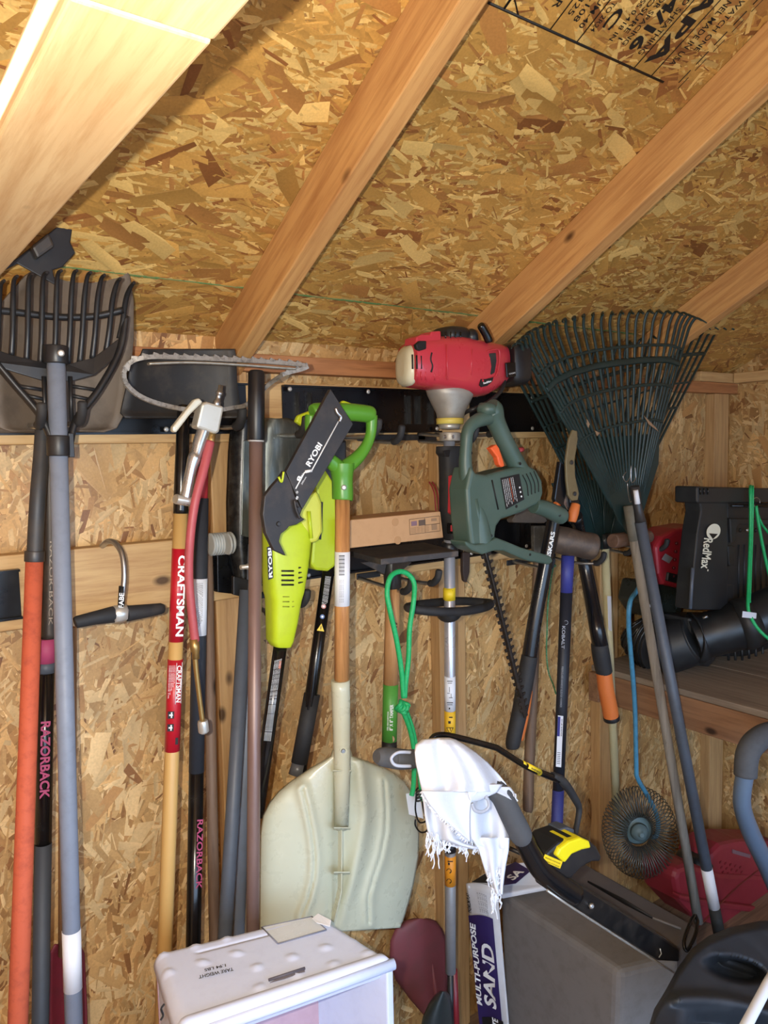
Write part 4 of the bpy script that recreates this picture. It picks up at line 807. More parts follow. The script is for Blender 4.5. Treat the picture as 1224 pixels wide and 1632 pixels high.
# ---------------------------------------------------------------- dark red shovel blade standing low
t = thing('dark_red_shovel', 'dark red rounded shovel blade standing tip up below the snow shovel', 'shovel', P(690, 1640, 1.4))
blade('blade', [(1464, 660, 682), (1468, 645, 694), (1480, 630, 704), (1500, 622, 712), (1530, 621, 716), (1560, 630, 715), (1590, 652, 713), (1620, 678, 712), (1650, 690, 712)], lambda u, v: 1.40 - .02 * (1 - (2 * u - 1) ** 2), mat('faded_red', (120, 58, 62), .6, dirt=(92, 62, 58), amt=.6, scale=10), t)
MB().tube([P(688, 1535, 1.385), P(702, 1650, 1.38)], [.003, .012], 12).build('socket', MATS['faded_red'], t)
# ---------------------------------------------------------------- hedge trimmer
HG = mat('hedge_green', (70, 92, 84), .42, dirt=(96, 112, 104), amt=.35, scale=12, bump=.05); Yh = 1.165
t = thing('hedge_trimmer', 'dark green electric hedge trimmer with orange trigger, blade pointing down', 'hedge trimmer', P(838, 1140, Yh))
rod('rear_handle', [(779, 650, Yh, 34), (784, 656, Yh, 38), (790, 672, Yh, 31), (803, 700, Yh, 28), (818, 730, Yh, 29), (832, 758, Yh, 32)], HG, t, n=20, bev=.003)
rod('cord_boss', [(778, 646, Yh, 30), (777, 651, Yh, 35), (778, 660, Yh, 33)], HG, t, nsm=0)
rod('handle_loop', [(780, 664, Yh, 26), (758, 672, Yh, 22), (746, 686, Yh, 20), (743, 710, Yh, 20), (742, 745, Yh, 22), (748, 785, Yh, 28), (758, 825, Yh, 38), (764, 868, Yh, 44)], HG, t, n=20)
g = MB(); g.prism(px([(752, 742), (760, 754), (776, 757), (800, 750), (822, 745), (842, 741), (856, 749), (865, 765), (867, 786), (862, 802), (830, 818), (800, 828), (793, 838), (790, 856), (794, 866), (752, 872), (747, 830), (744, 780)], Yh - .022), (0, .06, 0)); g.build('motor_housing', HG, t, bev=.010, seg=3)
slab('trigger', [(782, 714), (792, 708), (796, 714), (803, 735), (805, 743), (800, 745), (796, 741), (793, 729), (787, 721)], Yh - .008, .016, mat('trigger_orange', (244, 106, 56), .4), t, .003)
rod('side_knob', [(850, 806, Yh - .01, 24), (866, 810, Yh - .01, 26), (885, 818, Yh - .01, 27), (895, 823, Yh - .01, 26), (898, 824.5, Yh - .01, 20)], HG, t, n=18, bev=.002)
MB().lathe(P(892, 821, Yh - .028), (-.2, -1, 0), [(0, .004), (.0006, .0036)], 10).build('knob_hole', INK, t)
rod('lock_button', [(826, 718, Yh - .004, 8), (833, 716, Yh - .004, 8)], MATS['wire_red'], t, nsm=0)
q = [P(797, 762, Yh - .0225), P(827, 755, Yh - .0225), P(835, 796, Yh - .0225), P(806, 812, Yh - .0225)]
sticker('rating_label', q, INK, t, off=.0008)
for k in range(7):
    a, b = q[0].lerp(q[1], .08 + k * .09), q[3].lerp(q[2], .08 + k * .09)
    writing('small_print', 'WARNING READ MANUAL 120V', a.lerp(b, .06), a.lerp(b, .94 - .05 * (k % 3)), .0021, WHT if k != 4 else MATS['orange_sign'], t, n=(0, -1, 0), off=.0014, weight=.03)
for k, s_ in enumerate('LR@'):
    c = q[1].lerp(q[2], .5 + k * .17).lerp(q[0].lerp(q[3], .5 + k * .17), .12); MB().lathe(c + V(0, -.0012, 0), (0, -1, 0), [(0, .0022), (.0004, .0022)], 12).build('safety_mark', WHT, t)
for k in range(4): MB().tube(smooth([P(833 + k * 6, 757 - k * 2, Yh - .0235), P(840 + k * 6, 772 - k, Yh - .0235), P(842 + k * 5.5, 790 - k * 2, Yh - .0235)], 4), .0011, 6).build('vent_slot', INK, t)
MB().tube([P(784, 765, Yh - .0228), P(794, 812, Yh - .0228)], .0018, 6).build('vent_slot', INK, t)
for x, y in ((751, 722), (783, 854), (829, 739), (823, 807)): MB().lathe(P(x, y, Yh - (.0225 if x != 751 else .012)), (0, -1, 0), [(0, .0036), (.0006, .0034)], 10).build('screw_hole', INK, t)
MB().tube([P(758, 795, Yh - .020), P(768, 850, Yh - .020)], .006, 10, flat=.5).build('body_rib', HG, t)
g = MB(); g.prism(px([(742, 862), (758, 868), (775, 866), (792, 857), (806, 862), (830, 872), (878, 886), (882, 895), (876, 900), (838, 893), (804, 878), (788, 878), (770, 884), (752, 877), (743, 869)], Yh - .03), (0, .05, 0)); g.build('blade_guard', HG, t, bev=.004)
MB().lathe(P(845, 884, Yh - .031), (0, -1, 0), [(0, .003), (.0006, .0028)], 8).build('screw_hole', INK, t)
BL = mat('blade_dark', (52, 48, 46), .45, .5, dirt=(96, 80, 68), amt=.5, scale=60)
b0, b1 = P(772, 876, Yh), P(838, 1142, Yh + .02); ax = (b1 - b0).normalized(); sd = V(0, -1, 0).cross(ax).normalized()
g = MB(); g.obox((b0 + b1) / 2, ax * ((b1 - b0).length / 2), sd * .0065, V(0, .0014, 0)); g.build('blade_bar', BL, t)
o = None
for k in range(23):
    c = b0 + ax * (.014 + k * (b1 - b0).length / 24); g = MB()
    for s_ in (-1, 1): 
        g.prism([c + sd * s_ * .005 - ax * .004, c + sd * s_ * .0145 + ax * (-.004 + .002 * s_), c + sd * s_ * .0135 + ax * .002, c + sd * s_ * .005 + ax * .004], V(0, -.003, 0))
    if o is None: o = g.build('blade_tooth', BL, t); base = c.copy()
    else: d = o.copy(); C.objects.link(d); d.location = c - base
wire('blade_rod', [(773, 878, Yh - .005), (800, 985, Yh - .0), (830, 1112, Yh + .008)], .0026, BL, t, 8)
# ---------------------------------------------------------------- brown holster tip and its thin wire
t = thing('leather_sheath', 'small dark brown pointed sheath with a thin wire, beside the trimmer shaft', 'sheath', P(744, 930, 1.39))
slab('sheath', [(738, 880), (750, 880), (749, 912), (744, 929), (740, 926), (738, 910)], 1.385, .012, mat('dark_leather', (58, 44, 38), .7), t, .003)
wire('wire', [(744, 926, 1.385), (752, 935, 1.38), (753, 948, 1.38), (746, 960, 1.37)], .0007, K, t, 6)
# ---------------------------------------------------------------- splitting maul / hoe with grey handle
t = thing('rusty_wedge_hoe', 'grey steel wedge head on a weathered brown handle behind the loppers', 'hoe', P(842, 1293, 1.36))
slab('head', [(830, 806), (862, 808), (872, 830), (868, 834), (818, 833), (816, 829)], 1.33, .02, mat('worn_grey_steel', (104, 96, 88), .55, .4, dirt=(140, 130, 118), amt=.5, scale=30), t, .002)
slab('blade_side', [(851, 838), (872, 838), (868, 895), (852, 897)], 1.345, .012, mat('gritty_steel', (84, 80, 74), .6, .3, dirt=(150, 146, 134), amt=.7, scale=40), t, .002)
rod('handle', [(858, 890, 1.365, 16), (853, 1000, 1.362, 16), (848, 1120, 1.36, 17), (843, 1230, 1.358, 17), (841.5, 1285, 1.358, 17), (841, 1293, 1.358, 11)], wood('brown_handle', (122, 98, 78), (80, 62, 50), 2), t)
# ---------------------------------------------------------------- loppers
LB = mat('lopper_black', (20, 21, 25), .25, dirt=(60, 60, 64), amt=.2, scale=8, bump=0); OR = mat('lopper_orange', (206, 112, 52), .55, dirt=(170, 92, 46), amt=.3)
t = thing('garden_loppers', 'long black-armed loppers with orange grips hanging from the hook', 'loppers', P(815, 1190, 1.2))
YL = 1.20
slab('cutting_link', [(913, 685), (920, 687), (921, 700), (916, 735), (917, 760), (923, 786), (921, 797), (912, 798), (906, 790), (903, 765), (902, 735), (907, 700)], YL - .012, .006, mat('tan_steel', (142, 130, 98), .45, .5, dirt=(110, 98, 76)), t, .0015)
for x, y in ((911, 737), (916, 787)): MB().lathe(P(x, y, YL - .014), (0, -1, 0), [(0, .0056), (.0015, .0054), (.002, .003), (.0008, .0028)], 12).build('pivot_bolt', DSTEEL, t)
slab('arm_root', [(893, 735), (902, 742), (904, 775), (899, 806), (888, 806), (884, 795)], YL, .012, LB, t, .003)
slab('arm_root', [(906, 776), (922, 792), (926, 810), (922, 822), (910, 818)], YL + .006, .012, LB, t, .003)
slab('blade', [(905, 812), (914, 815), (917, 790), (908, 778), (898, 800)], YL + .012, .003, STEEL, t, .0005)
rod('orange_accent', [(918, 803, YL - .002, 14), (914, 818, YL - .002, 17), (912, 832, YL - .002, 12)], OR, t, nsm=0, bev=.002); rod('orange_accent', [(884, 803, YL - .004, 8), (890, 807, YL - .004, 9)], OR, t, nsm=0)
rod('arm', [(885, 806, YL, 20), (882, 830, YL, 21), (869, 900, YL, 22), (853, 985, YL + .005, 23), (843, 1050, YL + .01, 24)], LB, t, n=20)
rod('grip', [(844, 1045, YL + .008, 26), (837, 1085, YL + .01, 27), (829, 1130, YL + .012, 25), (818, 1180, YL + .015, 24), (817, 1192, YL + .015, 20)], KR, t, n=20, nsm=3, bev=.002)
rod('grip_inlay', [(842, 1100, YL + .018, 14), (834, 1140, YL + .02, 18), (826, 1178, YL + .022, 17)], OR, t, n=16)
La, Lb_ = (882, 830, YL), (869, 900, YL)
print_on('lettering', 'FISKARS', La, Lb_, 848, 893, .0095, .0172, WHT, t, shift=-.004, flip=True, weight=.03)
rod('arm', [(918, 822, YL + .04, 20), (928, 880, YL + .10, 21), (940, 940, YL + .08, 22), (951, 1000, YL + .03, 24), (957, 1030, YL + .03, 25)], LB, t, n=20)
rod('grip', [(955, 1025, YL + .03, 26), (958, 1045, YL + .03, 28), (963, 1072, YL + .03, 26)], KR, t, n=20, bev=.002)
rod('orange_grip', [(962, 1068, YL + .03, 25), (966, 1100, YL + .03, 25), (972, 1130, YL + .03, 25), (974, 1143, YL + .03, 24)], OR, t, n=20)
rod('end_cap', [(974, 1141, YL + .03, 26), (975, 1147, YL + .03, 26)], K, t, n=20, nsm=0, bev=.001)
# ---------------------------------------------------------------- sledgehammer
YS = 1.27
t = thing('sledgehammer', 'sledgehammer with rusty cylindrical head and blue and black handle', 'sledgehammer', P(888, 1345, YS))
hd0, hd1 = P(880, 858, YS - .005), P(948, 872, YS - .055); ax = (hd1 - hd0).normalized()
Lh = (hd1 - hd0).length; MB().lathe(hd0, ax, [(0, .030), (.006, .034), (Lh * .3, .0355), (Lh * .62, .0325), (Lh - .018, .0345), (Lh - .004, .0335), (Lh, .029)], 28).build('head', mat('hammer_iron', (92, 80, 72), .55, .5, dirt=(140, 116, 94), amt=.75, scale=30, bump=.4), t, bev=.001)
K0, K1 = (905, 888, YS), (886, 1350, YS)
MB().tube([along(K0, K1, 885), along(K0, K1, 946)], [.0185, .0168], 20, flat=.85).build('blue_collar', mat('cobalt_blue', (58, 62, 140), .5, dirt=(50, 54, 110)), t)
MB().tube([along(K0, K1, 944), along(K0, K1, 1262)], [.0172, .0160], 20, flat=.85).build('handle', mat('handle_charcoal', (32, 35, 44), .5), t)
MB().tube([along(K0, K1, 1258), along(K0, K1, 1384)], [.0166, .0175], 20, flat=.85).build('blue_grip', mat('cobalt_blue_grip', (44, 48, 112), .6), t)
print_on('lettering', 'KOBALT', K0, K1, 996, 1032, .008, .0155, mat('grey_print', (150, 156, 168), .5, amt=0), t, shift=-.003, weight=.02)
p = along(K0, K1, 990); n_ = facing(p, V(0, 0, 1)); sd = n_.cross(V(0, 0, 1)); MB().tube([p + n_ * .0152 + sd * (-.002 + .0048 * math.cos(a)) + V(0, 0, .0052 * math.sin(a)) for a in [2 * math.pi * j / 16 for j in range(16)]], .0007, 5, closed=True).build('logo_ring', MATS['grey_print'], t)
print_on('small_print', 'FIBERGLASS HANDLE SLEDGE HAMMER', K0, K1, 1060, 1125, .005, .0150, mat('grey_ink', (0, 0, 0)), t, shift=-.002)
ax = (along(K0, K1, 1218) - along(K0, K1, 1138)).normalized(); n_ = facing(along(K0, K1, 1180), ax); sd = n_.cross(ax)
a, b = along(K0, K1, 1138), along(K0, K1, 1219)
MB().prism([a + n_ * .0158 - sd * -.009 - sd * .004, b + n_ * .0158 + sd * .005, b + n_ * .0148 - sd * .0085, a + n_ * .0148 - sd * .0085], n_ * .0004).build('price_sticker', WHITE, t)
MB().prism([a.lerp(b, .02) + n_ * .0152 - sd * .0084, a.lerp(b, .02) + n_ * .0160 - sd * .002, a.lerp(b, .4) + n_ * .0160 - sd * .002, a.lerp(b, .4) + n_ * .0152 - sd * .0084], n_ * .0008).build('sticker_panel', MATS['cobalt_blue'], t)
for k in range(7): c = a.lerp(b, .72 + k * .035) + n_ * .0160 - sd * .002; MB().obox(c, sd * .004, ax * .0006, n_ * .0002).build('barcode_bar', INK, t)
print_on('small_print', '10 LB SLEDGE', K0, K1, 1143, 1170, .003, .0164, INK, t, shift=.002)
t = thing('green_twine', 'thin green twine hanging between the lopper arm and the sledgehammer handle', 'twine', P(886, 1105, 1.30))
pts = smooth([P(*p, 1.31) for p in ((884, 893), (878, 925), (873, 965), (872, 1000), (871, 1040), (874, 1070), (882, 1092), (886, 1106))], 8)
MB().tube(pts, .0022, 6).build('strand', mat('twine_green', (56, 110, 70), .8, dirt=(150, 200, 160), amt=.8, scale=300, bump=.5), t)
MB().lathe(P(884, 899, 1.305), (0, 0, -1), [(0, .002), (.004, .0045), (.008, .002)], 8).build('knot', MATS['twine_green'], t)
# ---------------------------------------------------------------- leaf rakes
RG = mat('rake_green', (26, 46, 46), .42, dirt=(50, 76, 72), amt=.35, scale=12, bump=.05)
def rake(label, O, YO, arc, tips, Yt, hub, hubY, band_t, n, par_label=None, hookdx=22):
    t = thing('leaf_rake', label, 'rake', P(*O, YO), 'green leaf rakes') if False else thing('leaf_rake', label, 'rake', P(*O, YO))
    org = P(*O, YO); tl = []
    for k in range(n):
        f = k / (n - 1) * (len(tips) - 1); i = min(int(f), len(tips) - 2); fr_ = f - i
        x, y = lerp(tips[i][0], tips[i + 1][0], fr_), lerp(tips[i][1], tips[i + 1][1], fr_)
        s_ = (k / (n - 1) - .5) * 2; hx = hookdx * (s_ if arc else s_)
        tip = P(x, y, Yt - .035); T = P(x, y, Yt); d = (T - org).normalized(); root = org + V((k - n / 2) * .0011, 0, .0)
        sh = org.lerp(T, .90); 
        bend = [root, org.lerp(T, .3) + V((k - n / 2) * .0005, 0, 0), org.lerp(T, .6), sh, org.lerp(T, .965) + V(0, -.002, 0), T + V(.004 * s_, -.010, .0), P(x + hx * .55 + 4, y - 1 + 3 * abs(s_), Yt - .028), P(x + hx * .8 + 7, y + 2 + 5 * abs(s_), Yt - .04)]
        pts = smooth(bend, 3); MB().tube(pts, [.0052] * (len(pts) - 7) + [.0046, .0042, .0038, .0036, .0032, .0028, .0022], 6, flat=.6).build('tine', RG, t); tl.append((org, T))
    for bt, r_ in band_t:
        pts = [a.lerp(b, bt) + V(0, -.002, 0) for a, b in tl]; MB().tube(smooth(pts, 3), r_, 6, flat=.5, ref=(0, -1, 0)).build('cross_band', RG, t)
    g = MB(); g.prism(px(hub, hubY), (0, .006, 0)); g.build('hub', RG, t, bev=.002)
    return t
t = rake('dark green plastic leaf rake behind, lower left tines and cream handle', (966, 868), 1.33, 1, [(822, 598), (852, 588), (890, 575), (940, 560), (1000, 545), (1060, 530), (1110, 520), (1146, 519)], 1.315, [(880, 770), (1012, 760), (1010, 842), (990, 872), (960, 876), (940, 862), (905, 830)], 1.325, ((.60, .004), (.86, .0055), (.72, .003)), 24)
for a, b in (((938, 800), (952, 860)), ((962, 785), (963, 860)), ((985, 800), (972, 858))): MB().tube([P(*a, 1.322), P(*b, 1.322)], .002, 6).build('hub_rib', RG, t)
MB().tube([P(963, 850, 1.33), P(964, 874, 1.33)], [.016, .0135], 16).build('socket', K, t)
CREAM = mat('cream_handle', (198, 190, 150), .45, dirt=(160, 150, 118), amt=.3)
pole('handle', P(964, 870, 1.33), P(984, 1330, 1.37), .0112, CREAM, t, .0125)
slab('handle_sticker', [(968, 950), (974, 950), (975, 1006), (970, 1004)], 1.318, .0006, WHITE, t, 0)
t = rake('dark green leaf rake in front, widest fan at the top right of the wall', (1004, 850), 1.255, 1, [(826, 548), (846, 528), (880, 514), (930, 503), (980, 498), (1030, 496), (1078, 498), (1102, 508)], 1.19, [(930, 700), (1052, 690), (1050, 740), (1022, 828), (1004, 858), (986, 830)], 1.238, ((.52, .004), (.68, .0045), (.79, .009), (.855, .004)), 25)
for k in range(8): MB().tube([P(936 + k * 16, 700, 1.235), P(996 + k * 2.4, 832, 1.242)], .0018, 6).build('hub_rib', RG, t)
GW = wood('grey_wood_handle', (156, 150, 140), (98, 92, 86), 2, .7)
MB().tube([P(1002, 806, 1.223), P(1010, 862, 1.212)], [.0145, .013], 14).build('ferrule', mat('pale_ferrule', (120, 118, 108), .6, dirt=(90, 88, 80), amt=.6), t)
pole('handle', P(1002, 812, 1.222), P(1113, 1470, 1.10), .0122, GW, t, .0130)
# steel hook at the top of the grey pole with the taped end
t = thing('grey_metal_pole', 'slim blue-grey metal pole with white tape near its foot, on the right', 'pole', P(1146, 1490, 1.12))
G0, G1 = (1014, 800, 1.165), (1147, 1492, 1.05)
pole('shaft', along(G0, G1, 832), along(G0, G1, 1492), .0142, GPOLE2, t, .0148)
sleeve('tape_band', G0, G1, 1384, 1447, .0152, WHITE, t); sleeve('foot', G0, G1, 1446, 1490, .0155, mat('black_foot', (40, 44, 46), .7), t)
rod('socket', [(1011, 775, 1.165, 16), (1013, 790, 1.165, 15), (1017, 812, 1.163, 14), (1022, 836, 1.16, 18)], DSTEEL, t, nsm=0)
rod('white_tag', [(1013, 781, 1.155, 8), (1016, 803, 1.153, 9)], WHITE, t, nsm=0)
wire('spring_wire', [(998, 752, 1.19), (993, 760, 1.19), (998, 768, 1.19), (1004, 760, 1.19), (1006, 742, 1.19), (1006, 768, 1.19), (1013, 762, 1.19), (1012, 745, 1.19)], .0012, STEEL, t, 6)
wire('spring_wire', [(1000, 770, 1.19), (1001, 785, 1.19), (1004, 800, 1.195), (1008, 797, 1.195)], .0012, STEEL, t, 6)
# dry leaves caught in the rake
LF = mat('dry_leaf', (150, 120, 92), .8)
for i, pts in enumerate(([(1026, 662), (1046, 682), (1050, 688), (1034, 676)], [(936, 668), (940, 676), (938, 682), (934, 674)], [(948, 686), (956, 690), (952, 695)], [(910, 602), (918, 592), (922, 596), (914, 606)])):
    o = slab('dry_leaf', pts, 1.215, .001, LF, None, 0); o.location = (0, 0, 0)
    tag(o, ('dry brown leaf stem caught in the right of the front rake', 'tiny dry leaf caught low in the rake, left of centre', 'small dry leaf scrap on the rake above the lopper link', 'pale straw bit caught in the upper left rake tines')[i], 'leaf')
# ---------------------------------------------------------------- blue rod with the wire coil
YB = 1.27
t = thing('nut_gatherer', 'blue rod with wooden cross handle and round wire coil wheel at its foot', 'gathering tool', P(1020, 1395, YB))
BLU = mat('blue_paint', (72, 140, 178), .4, dirt=(50, 80, 100), amt=.6, scale=60)
wire('rod', [(1028, 862, 1.26), (1027, 915, 1.262), (1016, 940, 1.255), (1004, 960, 1.23), (1002, 1000, 1.235), (1007, 1060, 1.24), (1012, 1130, 1.245), (1014, 1220, 1.25), (1016, 1240, 1.25), (1032, 1268, 1.25), (1044, 1292, 1.25), (1049, 1315, 1.25), (1046, 1332, 1.25), (1038, 1334, 1.26)], .0066, BLU, t, 10, 4)
rod('cross_handle', [(976, 862, 1.245, 22), (979, 862, 1.245, 24), (1000, 859, 1.252, 23), (1028, 856, 1.26, 22), (1034, 855, 1.26, 20)], wood('dark_old_handle', (112, 86, 70), (74, 56, 46), 0), t, nsm=0, bev=.001)
c0 = P(1019, 1326, 1.265); R_, r_ = .078, .038; axn = V(-.62, -.78, .12).normalized(); e1 = V(0, 0, 1) - axn * axn.z; e1.normalize(); e2 = axn.cross(e1)
WC = mat('coil_wire', (104, 108, 106), .4, .6, dirt=(70, 60, 54), amt=.5)
turns = 64; pts = []
for k in range(turns * 12):
    a = 2 * math.pi * k / (turns * 12); b = 2 * math.pi * k / 12; dr = e1 * (1.12 * math.cos(a)) + e2 * (.92 * math.sin(a))
    pts.append(c0 + dr * (R_ + r_ * math.cos(b)) + axn * (r_ * 1.15 * math.sin(b)))
g = MB(); g.tube(pts, .0015, 4, closed=True); g.build('wire_coil', WC, t)
MB().lathe(c0 - axn * .004, axn, [(0, .012), (.002, .026), (.012, .024), (.022, .012), (.024, .007), (.03, .006)], 20).build('hub', mat('hub_grey', (96, 116, 120), .5, dirt=(80, 84, 84)), t)
MB().lathe(c0 - axn * .03, axn, [(0, .034), (.004, .046), (.012, .04), (.02, .02)], 24).build('dish', mat('dish_blue_grey', (100, 124, 130), .5, dirt=(84, 90, 90)), t)
# ---------------------------------------------------------------- grade stamp printed on the roof sheet
def stamp(s, X, y_end, ln, h, w_=.01):
    p1 = V(X, y_end, roof_z(y_end)); p0 = p1 - V(0, CS, -SS) * ln; return writing('stamp_lettering', s, p0, p1, h, INK, roof_main, n=(0, -SS, -CS), off=.0026, weight=w_)
def stamp_line(X0, y0, X1, y1, r=.0012): 
    a, b = V(X0, y0, roof_z(y0)), V(X1, y1, roof_z(y1)); o_ = V(0, -SS, -CS) * .0026; MB().tube([a + o_, b + o_], r, 5, flat=.3, ref=(0, -SS, -CS)).build('stamp_line', INK, roof_main)
stamp_line(.77, .79, 1.18, .79, .0022); stamp_line(.80, .79, .80, .60, .0022); stamp_line(.76, .745, .83, .79)
for X in (.895, .955, 1.097, 1.144): stamp_line(X, .79, X, .55)
for k in range(6): stamp_line(1.212, .60 + k * .032, 1.212, .622 + k * .032); stamp_line(1.222, .61 + k * .032, 1.222, .630 + k * .032, .0008)
for a in (('PANEL MADE IN USA', 1.163, .765, .13, .013), ('WATCH ONE', 1.186, .735, .09, .012), ('APA', 1.121, .778, .14, .028, .035), ('RATED SHEATHING', 1.085, .77, .13, .011), ('24/16', 1.064, .770, .115, .025, .035),
          ('SIZED FOR SPACING', 1.041, .768, .13, .010), ('EXPOSURE 1', 1.026, .764, .10, .010), ('THICKNESS 0.418 IN', 1.011, .770, .13, .009), ('3 C', .986, .760, .07, .020, .03), ('CONFORMS TO 2R24', .966, .770, .12, .009),
          ('HUD-UM-40', .942, .772, .09, .010), ('PRP-108', .925, .768, .07, .010), ('CSA O325', .908, .764, .09, .010), ('FACTOR', .876, .765, .09, .012), ('DOC PS 2', .855, .750, .09, .012), ('WEST', .832, .745, .08, .014)):
    stamp(*a)
# ---------------------------------------------------------------- shelf on the right
M_sh = wood('shelf_grey', (142, 128, 112), (100, 86, 74), 0, .75, False); M_sf = wood('shelf_front_wood', (150, 112, 82), (104, 72, 52))
for i, (x0, x1) in enumerate(((1.822, 2.09), (2.093, 2.36), (2.363, 2.632))):
    o = lumber('shelf_board', ((x0 + x1) / 2, .25, .9215), ((x0 + x1) / 2, 1.448, .9215), x1 - x0, .018, M_sh, None, side=(1, 0, 0))
lumber('shelf_rail', (1.842, .25, .867), (1.842, 1.411, .867), .037, .088, M_sf, None, side=(1, 0, 0))
lumber('shelf_ledger', (1.81, 1.4305, .867), (2.632, 1.4305, .867), .037, .088, M_sf)
# ---------------------------------------------------------------- backpack blower
BK = mat('blower_black', (30, 33, 36), .5, dirt=(70, 70, 68), amt=.3, scale=14)
BR = mat('blower_red', (150, 34, 46), .4, dirt=(110, 36, 44), amt=.3, scale=14, bump=0); Yw = 1.15
t = thing('backpack_blower', 'black and red backpack leaf blower standing on the wooden shelf', 'leaf blower', P(1135, 1062, 1.19))
slab('frame_side', [(1114, 786), (1132, 783), (1160, 784), (1160, 964), (1150, 972), (1101, 972), (1104, 930), (1112, 850), (1118, 815)], Yw, .05, BK, t, .004)
slab('frame_top', [(1112, 775), (1136, 776), (1300, 780), (1300, 800), (1112, 802)], Yw - .012, .07, BK, t, .005)
slab('back_panel', [(1160, 800), (1300, 804), (1300, 1000), (1158, 990)], Yw + .016, .03, BK, t, .003)
slab('panel_frame', [(1164, 826), (1225, 828), (1300, 830), (1300, 838), (1178, 836), (1174, 842), (1174, 862), (1166, 866)], Yw + .006, .01, BK, t, .003)
slab('panel_frame', [(1160, 870), (1172, 870), (1172, 900), (1163, 903)], Yw + .004, .012, BK, t, .003); slab('panel_frame', [(1158, 932), (1170, 932), (1170, 985), (1160, 985)], Yw + .004, .012, BK, t, .003)
for k in range(7): MB().tube([P(1178 + k * 9, 868, Yw + .015), P(1177 + k * 9, 955, Yw + .015)], .004, 8, flat=.6).build('panel_rib', BK, t)
for x, m_ in ((1179, INK), (1190, WHT), (1204, INK)): MB().lathe(P(x, 845, Yw + .005), (0, -1, 0), [(0, .0062), (.004, .0062), (.0042, .0035), (.001, .003)], 12).build('panel_hole', m_ if m_ is INK else STEEL, t)
for k in range(3): MB().tube([P(1116 + k * 6, 778, Yw - .014), P(1116 + k * 6, 788, Yw - .014)], .002, 6).build('top_rib', KG, t)
MB().tube([P(1165, 806, Yw - .01), P(1300, 808, Yw - .01)], .004, 8).build('frame_lip', KG, t)
IV = mat('ivory_print', (226, 222, 200), .5, amt=0, bump=0)
c = P(1137, 847, Yw - .004); MB().prism([c + V(.035 * math.cos(q), 0, .0215 * math.sin(q)) for q in [2 * math.pi * j / 32 for j in range(32)]], (0, -.0008, 0)).build('logo_disc', IV, t)
MB().prism([P(1130, 850, Yw - .0052), P(1144, 851, Yw - .0052), P(1136, 859, Yw - .0052)], (0, -.0006, 0)).build('logo_triangle', INK, t)
writing('lettering', 'RedMax', P(1127, 858, Yw), P(1122, 906, Yw), .046, IV, t, n=(0, -1, 0), off=.004, weight=.02)
MB().lathe(P(1128, 909, Yw - .004), (0, -1, 0), [(0, .0028), (.0005, .0028)], 10).build('registered_mark', IV, t)
MB().tube([P(1104, 905, Yw - .002), P(1100, 970, Yw - .002)], .005, 8).build('frame_edge', GPOLE2, t)
g = MB(); g.prism(px([(1046, 872), (1056, 855), (1078, 842), (1112, 836), (1120, 850), (1116, 905), (1108, 935), (1085, 938), (1058, 932), (1050, 915)], 1.27), (0, .09, 0)); g.build('fan_cover', BR, t, bev=.012, seg=3)
for r_ in range(5):
    for q in range(4): 
        x, y = 1072 + q * 10 + r_ * 1.5, 918 - r_ * 13 - q * 3.5; MB().lathe(P(x, y, 1.266), (-.2, -1, 0), [(-.002, .0050), (.003, .0054), (.0045, .004)], 8).build('vent_boss', mat('vent_dark_red', (84, 26, 34), .5), t)
sticker('alloy_label', [P(1060, 882, 1.262), P(1072, 889, 1.264), P(1066, 898, 1.264), P(1054, 891, 1.262)], mat('label_silver', (170, 168, 172), .35, .5, amt=.4, scale=80), t, n=(0, -1, 0))
slab('latch', [(1066, 912), (1082, 916), (1080, 930), (1064, 926)], 1.262, .02, K, t, .003)
slab('fuel_tank', [(1032, 926), (1060, 928), (1092, 944), (1086, 980), (1040, 985), (1024, 960)], 1.30, .09, mat('tank_smoke', (38, 42, 38), .3), t, .008)
slab('caution_label', [(1036, 963), (1046, 964), (1046, 968), (1035, 968)], 1.297, .001, WHITE, t, 0)
hp = [(1020, 1005, 1.375, 60), (1026, 1012, 1.36, 80), (1040, 1020, 1.335, 90), (1058, 1030, 1.29, 90)]
a, r = rodpts(hp, 10); 
for k_ in range(0, len(a) - 1, 3):
    ax_ = (a[k_ + 1] - a[k_]).normalized(); e_ = ax_.orthogonal().normalized(); f_ = ax_.cross(e_)
    MB().tube([a[k_] + (e_ * math.cos(q) + f_ * math.sin(q)) * (r[k_] + .001) for q in [2 * math.pi * j / 32 for j in range(32)]], .0042, 8, closed=True).build('hose_ring', mat('hose_black', (24, 26, 28), .28), t)
MB().tube(a, r, 24).build('flexible_hose', KR, t)
rod('elbow', [(1048, 1033, 1.295, 88), (1072, 1028, 1.26, 84), (1100, 1020, 1.22, 80), (1112, 1016, 1.20, 78)], BK, t, n=28)
rod('blower_tube', [(1106, 1018, 1.21, 74), (1130, 1011, 1.18, 72), (1180, 996, 1.12, 76), (1250, 970, 1.05, 84), (1300, 950, 1.0, 88)], KG if False else mat('tube_black', (26, 29, 32), .38, dirt=(60, 62, 62), amt=.3), t, n=28)
rod('tube_collar', [(1103, 1017, 1.212, 80), (1108, 1017, 1.207, 84), (1114, 1015, 1.20, 80)], BK, t, n=28, nsm=0); rod('tube_collar', [(1176, 997, 1.125, 80), (1184, 995, 1.115, 84), (1192, 992, 1.108, 82)], BK, t, n=28, nsm=0)
MB().tube([P(1120, 985, 1.15), P(1128, 982, 1.14)], .004, 8).build('bright_clip', STEEL, t)
